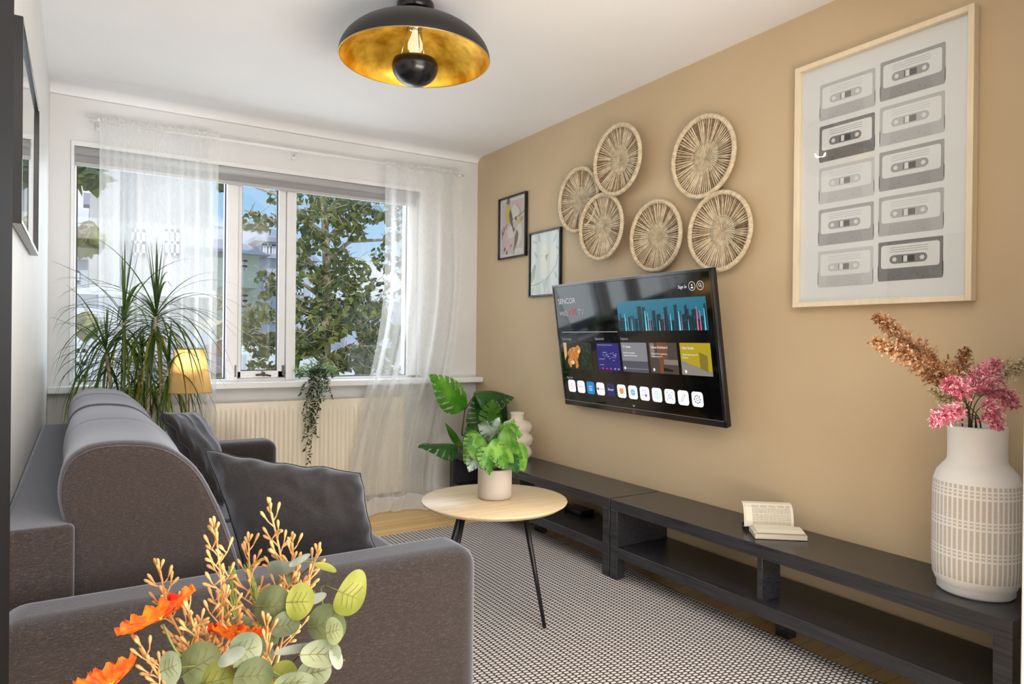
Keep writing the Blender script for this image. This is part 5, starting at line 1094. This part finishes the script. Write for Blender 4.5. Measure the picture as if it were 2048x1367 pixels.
sprig('straw-coloured sprig just behind the tallest one', (540, 1290), (497, 1085), 0.92, 35, 0.026, -0.01)
sprig('straw-coloured sprig tucked against the eucalyptus side of the tallest', (560, 1290), (585, 1085), 0.91, 36, 0.026, 0.008)
sprig('short straw-coloured sprig rising by the highest eucalyptus leaf', (575, 1230), (634, 1105), 0.90, 37, 0.016, 0.006)
sprig('short straw-coloured sprig low in the heart of the bouquet', (420, 1360), (372, 1200), 0.82, 38, 0.022, 0.0)
sprig('short straw-coloured sprig below the half hidden poppy', (530, 1380), (535, 1250), 0.82, 39, 0.014, 0.0)
sprig('short straw-coloured sprig between the two tallest', (470, 1360), (452, 1190), 0.87, 40, 0.022, 0.0)
# fine green sprays
gm = mat('fine_green', S(150, 166, 84), 0.7)
for lab, tip, bend, sd in (('fine green feathery spray curving beside the tallest straw sprig', (466, 1158), -0.012, 50), ('fine green feathery spray behind the eucalyptus leaves', (500, 1150), 0.008, 51), ('fine green feathery spray low behind the grey-green leaves', (445, 1200), -0.012, 52)):
    ro = random.Random(sd); p0, p1 = atd(520, 1330, 0.90), atd(*tip, 0.93); o = thing('green_spray', lab, 'flower', tuple(MT), 'fine green sprays in the bouquet')
    so, pts = stemtube(o, [MT, MT.lerp(p0, .6), p0, p0.lerp(p1, .5)+CR*bend, p1], 0.0014, gm, 40); b = MB()
    for i in range(300):
        t = 16+24*(i+ro.random())/301; k = min(39, int(t)); p = pts[k].lerp(pts[k+1], t-k); ax = (pts[min(40, k+1)]-pts[k]).normalized(); s_ = Vector((ro.gauss(0, 1), ro.gauss(0, 1), ro.gauss(0, 1))).normalized()
        b.tube([p, p+(ax+s_*0.5).normalized()*0.009, p+(ax*1.3+s_*0.3).normalized()*0.02], [0.0008, 0.0007, 0.0003], 4)
    b.build('needles', gm, so)
# eucalyptus
EU = {'d': leafmat('eucalyptus_dull', S(104, 116, 78), S(128, 138, 94), 30, 0.6, 0.25), 'b': leafmat('eucalyptus_bright', S(142, 152, 62), S(168, 172, 84), 30, 0.55, 0.35), 'g': leafmat('eucalyptus_grey', S(112, 124, 94), S(140, 148, 118), 30, 0.6, 0.2), 'w': leafmat('eucalyptus_pale', S(118, 128, 114), S(146, 154, 140), 30, 0.5, 0.2)}
VEIN = mat('leaf_vein', S(112, 108, 58), 0.7)
def euleaf(parent, c, a, b2, rot, d0, k, lean=(0, 0), base=None):
    ctr = atd(*c, d0); sc = d0/FPX; A, B = a*sc, b2*sc
    r_ = math.radians(rot); U = CR*math.cos(r_)+CU*math.sin(r_); V = -CR*math.sin(r_)+CU*math.cos(r_)
    U = (U+CF*lean[0]).normalized(); V = (V+CF*lean[1]).normalized(); Nn = U.cross(V).normalized()
    def fn(u, v):
        an = 2*PI*v; x = u*math.cos(an); y = u*math.sin(an)
        e_ = 1+0.05*math.sin(2*an+rot)+0.03*math.sin(3*an+c[0]); e_ *= (1-0.10*max(0, -math.cos(an))**3)
        return ctr+U*(A*x*e_)+V*(B*y*e_)+Nn*(-0.22*B*y*y+0.10*A*x*x*math.sin(c[1])+0.03*A*math.sin(4*x+c[0]))
    b = MB(); b.grid(fn, 7, 32); lf = b.build('leaf', EU[k], parent)
    if min(a, b2) > 14:
        b = MB(); off = Nn*(0.0004 if Nn.dot(CF) < 0 else -0.0004)
        def F(x, y): return ctr+U*(A*x)+V*(B*y)+Nn*(-0.22*B*y*y+0.10*A*x*x*math.sin(c[1])+0.03*A*math.sin(4*x+c[0]))+off
        b.tube([F(-0.95+i*0.18, 0) for i in range(10)], [0.0007-0.00005*i for i in range(10)], 4)
        for x in (-0.5, -0.15, 0.2):
            for s_ in (-1, 1): b.tube([F(x, 0), F(x+0.2, 0.28*s_), F(x+0.32, 0.52*s_)], 0.00028, 4)
        b.build('vein', VEIN, lf)
    return ctr
BRN = [('eucalyptus branch rising highest, with one bright leaf pointing at the armrest', (585, 1215), 0.84, [(700, 1190, 30, 50, -28, 'b', (0.2, 0)), (651, 1248, 42, 37, 10, 'd', (0, .3)), (598, 1203, 29, 36, 0, 'b', (0.1, 0.2)), (542, 1212, 38, 40, 0, 'd', (0, 0.2)), (628, 1198, 26, 10, 12, 'w', (0.4, 0)), (569, 1250, 30, 26, 0, 'g', (.3, 0))], (650, 1170)),
       ('eucalyptus branch with the small upright leaves behind the tallest', (590, 1170), 0.90, [(650, 1133, 24, 8, -25, 'b', (.2, 0)), (598, 1120, 24, 7, 25, 'w', (.3, 0)), (560, 1135, 30, 14, -8, 'w', (.3, 0)), (580, 1160, 20, 12, 30, 'g', (.3, 0))], (640, 1120)),
       ('eucalyptus branch spreading low towards the rug', (600, 1310), 0.80, [(640, 1308, 44, 26, -8, 'g', (.3, .2)), (590, 1298, 44, 9, 4, 'w', (.4, 0)), (672, 1315, 12, 26, 20, 'w', (.5, 0)), (628, 1345, 36, 26, 10, 'g', (.2, .3)), (563, 1354, 33, 30, 0, 'b', (.1, .2)), (668, 1262, 18, 26, 10, 'd', (.4, .2))], (690, 1320)),
       ('eucalyptus branch lowest in the middle, leaves facing the camera', (440, 1330), 0.78, [(430, 1362, 43, 35, 10, 'b', (.1, .2)), (398, 1330, 46, 42, 30, 'd', (.2, .3)), (505, 1352, 40, 34, 0, 'd', (.2, .2)), (462, 1313, 30, 14, 25, 'w', (.3, .1)), (490, 1300, 34, 34, 10, 'g', (.4, .3)), (340, 1335, 20, 34, 20, 'g', (.4, .2)), (585, 1365, 40, 20, 0, 'g', (.2, .3)), (462, 1365, 34, 26, 0, 'g', (.2, .3))], (490, 1310)),
       ('eucalyptus branch behind the straw sprigs, mostly shaded leaves', (390, 1290), 0.88, [(375, 1300, 24, 26, 20, 'g', (.3, .2)), (480, 1248, 22, 16, 0, 'g', (.3, .2)), (395, 1255, 20, 18, 0, 'g', (.3, .2)), (540, 1270, 24, 22, 0, 'd', (.3, .2)), (520, 1322, 30, 28, 0, 'g', (.3, .2))], (420, 1260))]
for lab, kn, d0, leaves, tip in BRN:
    o = thing('eucalyptus_branch', lab, 'foliage', tuple(MT), 'eucalyptus branches in the bouquet')
    so, pts = stemtube(o, [MT, MT.lerp(atd(*kn, d0+.02), .6), atd(*kn, d0+.02), atd(*tip, d0+.02)], 0.0024, M['stem'])
    for (x, y, a, b2, rot, k, ln) in leaves:
        ctr = euleaf(o, (x, y), a, b2, rot, d0+rnd.uniform(-.01, .01), k, ln)
        near = min(pts, key=lambda p: (p-ctr).length); q = ctr+(near-ctr).normalized()*min(a, b2)*d0/FPX*0.85
        b = MB(); b.tube([near, q], 0.0010, 5); b.build('twig', M['stem_green'], o)

# ------------------------------------------------------------------ outside
struct(tag(MB().box((-120, YW+0.6, -6.2), (150, 160, -6.0)).build('street_ground', mat('asphalt_ground', S(120, 120, 118), 0.9)), kind='structure'))
RW = noisy('pale_render', S(184, 182, 178), S(204, 202, 198), 1.2, rough=0.9, detail=6)
RG = noisy('mint_render', S(196, 208, 184), S(206, 216, 194), 1.0, rough=0.9); RB = noisy('bluish_render', S(196, 202, 214), S(208, 214, 224), 1.0, rough=0.9)
RF = noisy('grey_roof_sheet', S(160, 160, 172), S(178, 178, 190), 1, (6, 1, 1), rough=0.6); WG = mat('window_dark_glass', S(70, 80, 96), 0.1, spec=0.8); WF = mat('window_white_paint', S(235, 235, 235), 0.5)
def hwin(parent, px0, py0, px1, py1, Y, nx=2, ny=2):
    a, c = at(px0, py1, Y), at(px1, py0, Y); x0, x1, z0, z1 = a.x, c.x, a.z, c.z; f = 0.07
    b = MB(); b.box((x0, Y-0.06, z0), (x1, Y-0.02, z0+f)); b.box((x0, Y-0.06, z1-f), (x1, Y-0.02, z1)); b.box((x0, Y-0.06, z0), (x0+f, Y-0.02, z1)); b.box((x1-f, Y-0.06, z0), (x1, Y-0.02, z1))
    for i in range(1, nx): b.box((lerp(x0, x1, i/nx)-f/2, Y-0.06, z0), (lerp(x0, x1, i/nx)+f/2, Y-0.02, z1))
    for i in range(1, ny): b.box((x0, Y-0.06, lerp(z0, z1, i/ny)-f/2), (x1, Y-0.02, lerp(z0, z1, i/ny)+f/2))
    w = b.build('window', WF, parent); b = MB(); b.box((x0+0.02, Y-0.035, z0+0.02), (x1-0.02, Y-0.015, z1-0.02)); b.build('pane', WG, w)
hA = thing('concrete_building', 'tall pale concrete building seen through the curtain', 'building', (2, 20, -6))
a0 = at(178, 600, 20).x; a1 = at(418, 600, 20).x
b = MB(); b.slab([(a0, 20, -6), (a1, 20, -6), (a1, 20, 9.5), (a0+1.2, 20, 9.5), (at(190, 330, 20).x, 20, at(190, 335, 20).z), (a0, 20, at(176, 400, 20).z)], (0, 3.5, 0)); b.build('facade', RW, hA)
b = MB(); b.box((at(205, 400, 20).x, 19.4, -6), (at(238, 400, 20).x, 20, 8.2)); b.build('pilaster', RW, hA)
z = at(300, 575, 19).z; b = MB(); b.box((a0, 19.2, z-0.18), (a1+0.05, 19.99, z)); b.build('ledge', WF, hA)
for q in ((262, 600, 290, 650), (330, 600, 358, 650), (262, 460, 290, 510), (330, 460, 358, 510), (300, 600, 322, 650)): hwin(hA, *q, 20)
b = MB(); b.box((at(167, 400, 20).x, 20.2, at(167, 405, 20).z), (a0+0.05, 20.8, at(167, 382, 20).z)); b.build('wall_box', RF, hA)
hE = thing('low_annex', 'low white annex beside the tall concrete building', 'building', (0, 15, -6))
b = MB(); x0, x1 = -1.5, at(250, 600, 15).x; zt = at(200, 590, 15).z; b.box((x0, 15, -6), (x1, 19.0, zt)); b.build('facade', mat('annex_render', S(226, 228, 232), 0.9), hE)
b = MB(); b.box((x0, 14.8, zt), (x1+0.1, 19.1, zt+0.12)); b.build('roof_edge', WF, hE)
hwin(hE, 150, 697, 172, 756, 15, 1, 2)
hG = thing('grey_house', 'small blue-grey house past the tall concrete building', 'building', (-1, 30, -6))
b = MB(); b.box((-6, 30, -6), (at(190, 500, 30).x, 38, at(160, 520, 30).z)); b.build('facade', RB, hG); b = MB(); zz_ = at(160, 520, 30).z; b.box((-6.2, 29.7, zz_), (at(190, 500, 30).x+.1, 38, zz_+0.25)); b.box((-3, 31, zz_+.2), (at(164, 500, 30).x, 34, at(160, 502, 30).z)); b.build('roof', RF, hG)
hwin(hG, 150, 541, 159, 564, 30, 1, 1)
hB = thing('mint_house', 'pale green house with grey roof and dormer across the yard', 'building', (5, 25, -6))
xl, xr = at(424, 560, 25).x, at(519, 560, 25).x; ze = at(470, 508, 25).z; zr = at(430, 472, 27).z
b = MB(); b.box((xl, 25, -6), (xr, 30, ze)); b.build('facade', RG, hB)
b = MB(); bx = at(441, 560, 24).x; by_ = at(516, 560, 24).x; b.box((bx, 24, at(470, 574, 24).z), (by_, 25, at(470, 540, 24).z)); b.build('balcony', RG, hB)
b = MB(); e_ = 0.3; b.add([(xl-e_, 24.6, ze), (xr+e_, 24.6, ze), (xr+e_, 30, ze), (xl-e_, 30, ze), ((xl+xr)/2-1.0, 27.5, zr), ((xl+xr)/2+0.4, 27.5, zr)], [(0, 1, 5, 4), (1, 2, 5), (2, 3, 4, 5), (3, 0, 4), (0, 3, 2, 1)]); b.build('hip_roof', RF, hB)
X2 = at(622, 520, 27).x; zm = at(560, 516, 27).z; zt = at(470, 455, 31).z
b = MB(); b.box((xr-0.5, 27, -6), (X2, 34, zm)); b.build('wing', RB, hB)
b = MB(); b.slab([(xl-1.0, 26.7, zm-0.05), (xl-1.0, 31, zt), (xl-1.0, 35.2, zm-0.05)], (X2+0.3-xl+1.0, 0, 0)); b.build('main_roof', RF, hB)
dx0, dx1 = at(520, 500, 27.4).x, at(556, 500, 27.4).x; dz0, dz1 = at(530, 516, 27.4).z, at(530, 484, 27.4).z
b = MB(); b.box((dx0, 27.4, dz0), (dx1, 30, dz1)); dm_ = b.build('dormer', WF, hB); b = MB(); b.box((dx0-.25, 27.1, dz1), (dx1+.25, 30.2, dz1+.16)); b.build('dormer_roof', RF, dm_)
hwin(hB, 525, 489, 551, 516, 27.35, 4, 1); hwin(hB, 483, 520, 494, 545, 25, 2, 2); hwin(hB, 484, 589, 495, 614, 25, 2, 2); hwin(hB, 526, 562, 548, 588, 27, 2, 1); hwin(hB, 589, 560, 606, 588, 27, 2, 1); hwin(hB, 526, 620, 548, 646, 27, 2, 1)
hY = thing('yellow_house', 'pale yellow house end behind the red shed', 'building', (4, 17, -6))
b = MB(); b.box((at(415, 650, 17).x, 17, -6), (at(449, 650, 17).x, 18.8, at(430, 640, 17).z)); b.build('facade', noisy('yellow_render', S(224, 212, 158), S(234, 222, 170), 1, rough=0.9), hY)
hR = thing('red_shed', 'red shed with a grey pitched roof low behind the window', 'building', (2.4, 13, -6))
sx0, sx1 = at(424, 700, 13).x, at(462, 700, 13).x; sz0, sz1 = at(430, 712, 13).z, at(462, 676, 13).z
b = MB(); b.slab([(sx0-.6, 13, -6), (sx1, 13, -6), (sx1, 13, sz1), (sx0-.6, 13, sz0-.1)], (0, 3, 0)); b.build('facade', noisy('red_boards', S(150, 62, 44), S(176, 80, 58), 3, (8, 1, 1), rough=0.8), hR)
b = MB(); b.slab([(sx0-.9, 12.7, sz0-.1), (sx1+.1, 12.7, sz1+.1), (sx1+.1, 12.7, sz1+.2), (sx0-.9, 12.7, sz0)], (0, 3.6, 0)); b.build('roof', RF, hR)
b = MB(); zc = at(440, 742, 12.6).z; b.box((sx0-.6, 12.6, -6), (sx1+.1, 12.95, zc+0.25)); b.build('stone_base', mat('dark_stone', S(66, 74, 80), 0.8), hR)
hS = thing('white_shed', 'low white shed roof under the tree branches', 'building', (3, 11, -6))
b = MB(); q0, q1 = at(500, 740, 11), at(600, 740, 11); zt = at(520, 690, 11).z; b.slab([(q0.x-.05, 11, -6), (q1.x+3.5, 11, -6), (q1.x+3.5, 11, zt-.3), (q0.x+.2, 11, zt), (q0.x-.05, 11, zt-0.15)], (0, 1.4, 0)); b.build('facade', mat('shed_white', S(226, 230, 232), 0.8), hS)
hD = thing('distant_pale_building', 'distant pale flat-roofed building right of the tree trunk', 'building', (12, 34, -6))
b = MB(); q0, q1 = at(690, 620, 34), at(850, 620, 34); b.box((q0.x, 34, -6), (q1.x, 42, at(730, 600, 34).z)); b.build('facade', RB, hD)
for q in ((702, 612, 716, 630), (726, 612, 740, 630), (748, 612, 762, 630)): hwin(hD, *q, 34, 2, 1)

# trees
def tree(label, trunk, rad, regions, seed, limbs, lsize):
    ro = random.Random(seed); base = Vector(trunk[0]); o = thing('poplar_tree', label, 'tree', tuple(base))
    b = MB(); b.tube(trunk, rad, 12); tr = b.build('trunk', M['bark'], o)
    for li in limbs:
        b = MB(); n = len(li); b.tube(li, [0.026*(1-0.8*i/(n-1))+0.004 for i in range(n)], 7); b.build('branch', M['bark'], o)
    b = MB(); tw = MB()
    for (px, py, rx, ry, Y0, dY, n, *_) in regions:
        for i in range(int(n*2.0)):
            a = ro.uniform(0, 2*PI); r = math.sqrt(ro.random()); Y = Y0+ro.uniform(-dY, dY); qx, qy = px+rx*r*math.cos(a), py+ry*r*math.sin(a); p = at(qx, qy, Y)
            if abs(qx-652) < 13 and qy > 380 and Y < Y0+.1 and ro.random() < 0.62: continue
            if noise.noise(Vector((qx*0.022, qy*0.03, seed))) < -0.22: continue
            d = Vector((ro.gauss(0, 1), ro.gauss(0, 1), -0.9+ro.gauss(0, .6))).normalized(); ln = lsize*ro.uniform(0.75, 1.25)
            up = Vector((ro.gauss(0, .6), ro.gauss(0, .6)-0.5, 1)); heart(b, p, p+d*ln, up, ln*0.78, 0 if ro.random() < 0.6 else 1, 0.3, 0, 4, 2, 0.1)
            if i % 3 == 0: q = p+Vector((ro.uniform(-.12, .12), ro.uniform(-.12, .12), ro.uniform(-.02, .10))); tw.tube([p, q], 0.003, 4, 0, False)
    f = b.build('foliage', [M['tree_leaf'], M['tree_leaf2']], o); tw.build('twigs', M['bark'], o)
TY = 7.4
tk = [at(652, 1500, TY), at(650, 900, TY), at(652, 700, TY), at(654, 560, TY), at(650, 450, TY), at(644, 330, TY), at(640, 180, TY)]; tk[0].z = -6.0
lim = []
for pts in (((654, 480), (690, 440), (740, 425), (800, 432)), ((654, 520), (700, 482), (760, 480), (830, 470)), ((652, 430), (690, 395), (700, 350)), ((650, 560), (600, 500), (545, 440), (490, 420)), ((653, 640), (700, 640), (760, 655), (820, 650)), ((652, 690), (600, 660), (540, 640), (480, 660)), ((652, 700), (610, 715), (560, 700)), ((652, 470), (610, 440), (580, 400), (450, 350)), ((652, 600), (610, 570), (540, 555)), ((653, 720), (700, 690), (770, 700)), ((654, 380), (700, 330), (780, 300))):
    lim.append([at(x, y, TY+0.1*i*(1 if x > 600 else -1)) for i, (x, y) in enumerate(pts)])
reg = [(650, 420, 75, 60, TY, .7, 330), (720, 430, 60, 50, TY, .6, 180), (640, 520, 60, 60, TY, .7, 210), (620, 620, 55, 70, TY, .7, 330), (690, 560, 60, 50, TY, .7, 200), (720, 640, 60, 45, TY, .7, 300), (660, 710, 90, 50, TY, .7, 620), (770, 700, 60, 60, TY, .7, 260), (520, 440, 42, 22, TY, .4, 46), (440, 350, 12, 30, TY, .3, 22), (520, 655, 40, 55, TY, .5, 150), (437, 632, 14, 38, TY, .3, 46), (532, 565, 20, 28, TY, .3, 46), (790, 480, 50, 110, TY, .6, 170), (560, 700, 50, 40, TY, .5, 80), (500, 740, 60, 22, TY, .5, 80), (800, 600, 40, 90, TY, .6, 130), (545, 390, 9, 12, TY, .2, 8), (760, 400, 50, 30, TY, .5, 90)]
tree('leafy tree with a pale trunk close outside the window', tk, [0.14, 0.062, 0.050, 0.044, 0.038, 0.034, 0.026], reg, 3, lim, 0.070)
T2Y = 6.2
tk2 = [Vector((-1.25, T2Y, -6)), Vector((-1.2, T2Y, 0)), Vector((-1.15, T2Y, 2.5)), Vector((-1.1, T2Y, 3.6))]
lim2 = [[Vector((-1.15, T2Y, 2.2)), at(120, 380, T2Y), at(165, 335, T2Y)], [Vector((-1.2, T2Y, 1.6)), at(120, 480, T2Y), at(180, 455, T2Y)], [Vector((-1.2, T2Y, 0.6)), at(120, 700, T2Y), at(175, 645, T2Y)]]
tree('tree whose leafy twigs reach in front of the concrete building', tk2, [0.12, 0.07, 0.05, 0.03], [(170, 340, 28, 18, T2Y, .12, 22), (185, 350, 22, 10, T2Y, .12, 8), (172, 462, 28, 16, T2Y, .12, 22), (172, 480, 12, 14, T2Y, .12, 16), (172, 640, 24, 16, T2Y, .12, 30), (60, 400, 60, 120, T2Y, .4, 120)], 8, lim2, 0.13)

# small black box on the corner bench's shelf
q = CF + CR*((1158-1024)/FPX) - CU*((1024-683.5)/FPX); q = CLOC+q*((0.1705-CLOC.z)/q.z)
sb = thing('set_top_box', 'small flat black box lying on the shelf of the corner bench', 'box', (q.x, q.y, 0.1705))
MB().rbox((q.x-0.05, q.y-0.08, 0.1705), (q.x+0.05, q.y+0.08, 0.198), 0.006).build('box_casing', M['black_gloss'], sb)
b = MB(); b.tube([(q.x+0.05, q.y+0.02, 0.180), (q.x+0.075, q.y+0.05, 0.176), (q.x+0.09, q.y+0.14, 0.174), (q.x+0.10, q.y+0.26, 0.174)], 0.0025, 6); b.build('cord', M['black_metal'], sb)
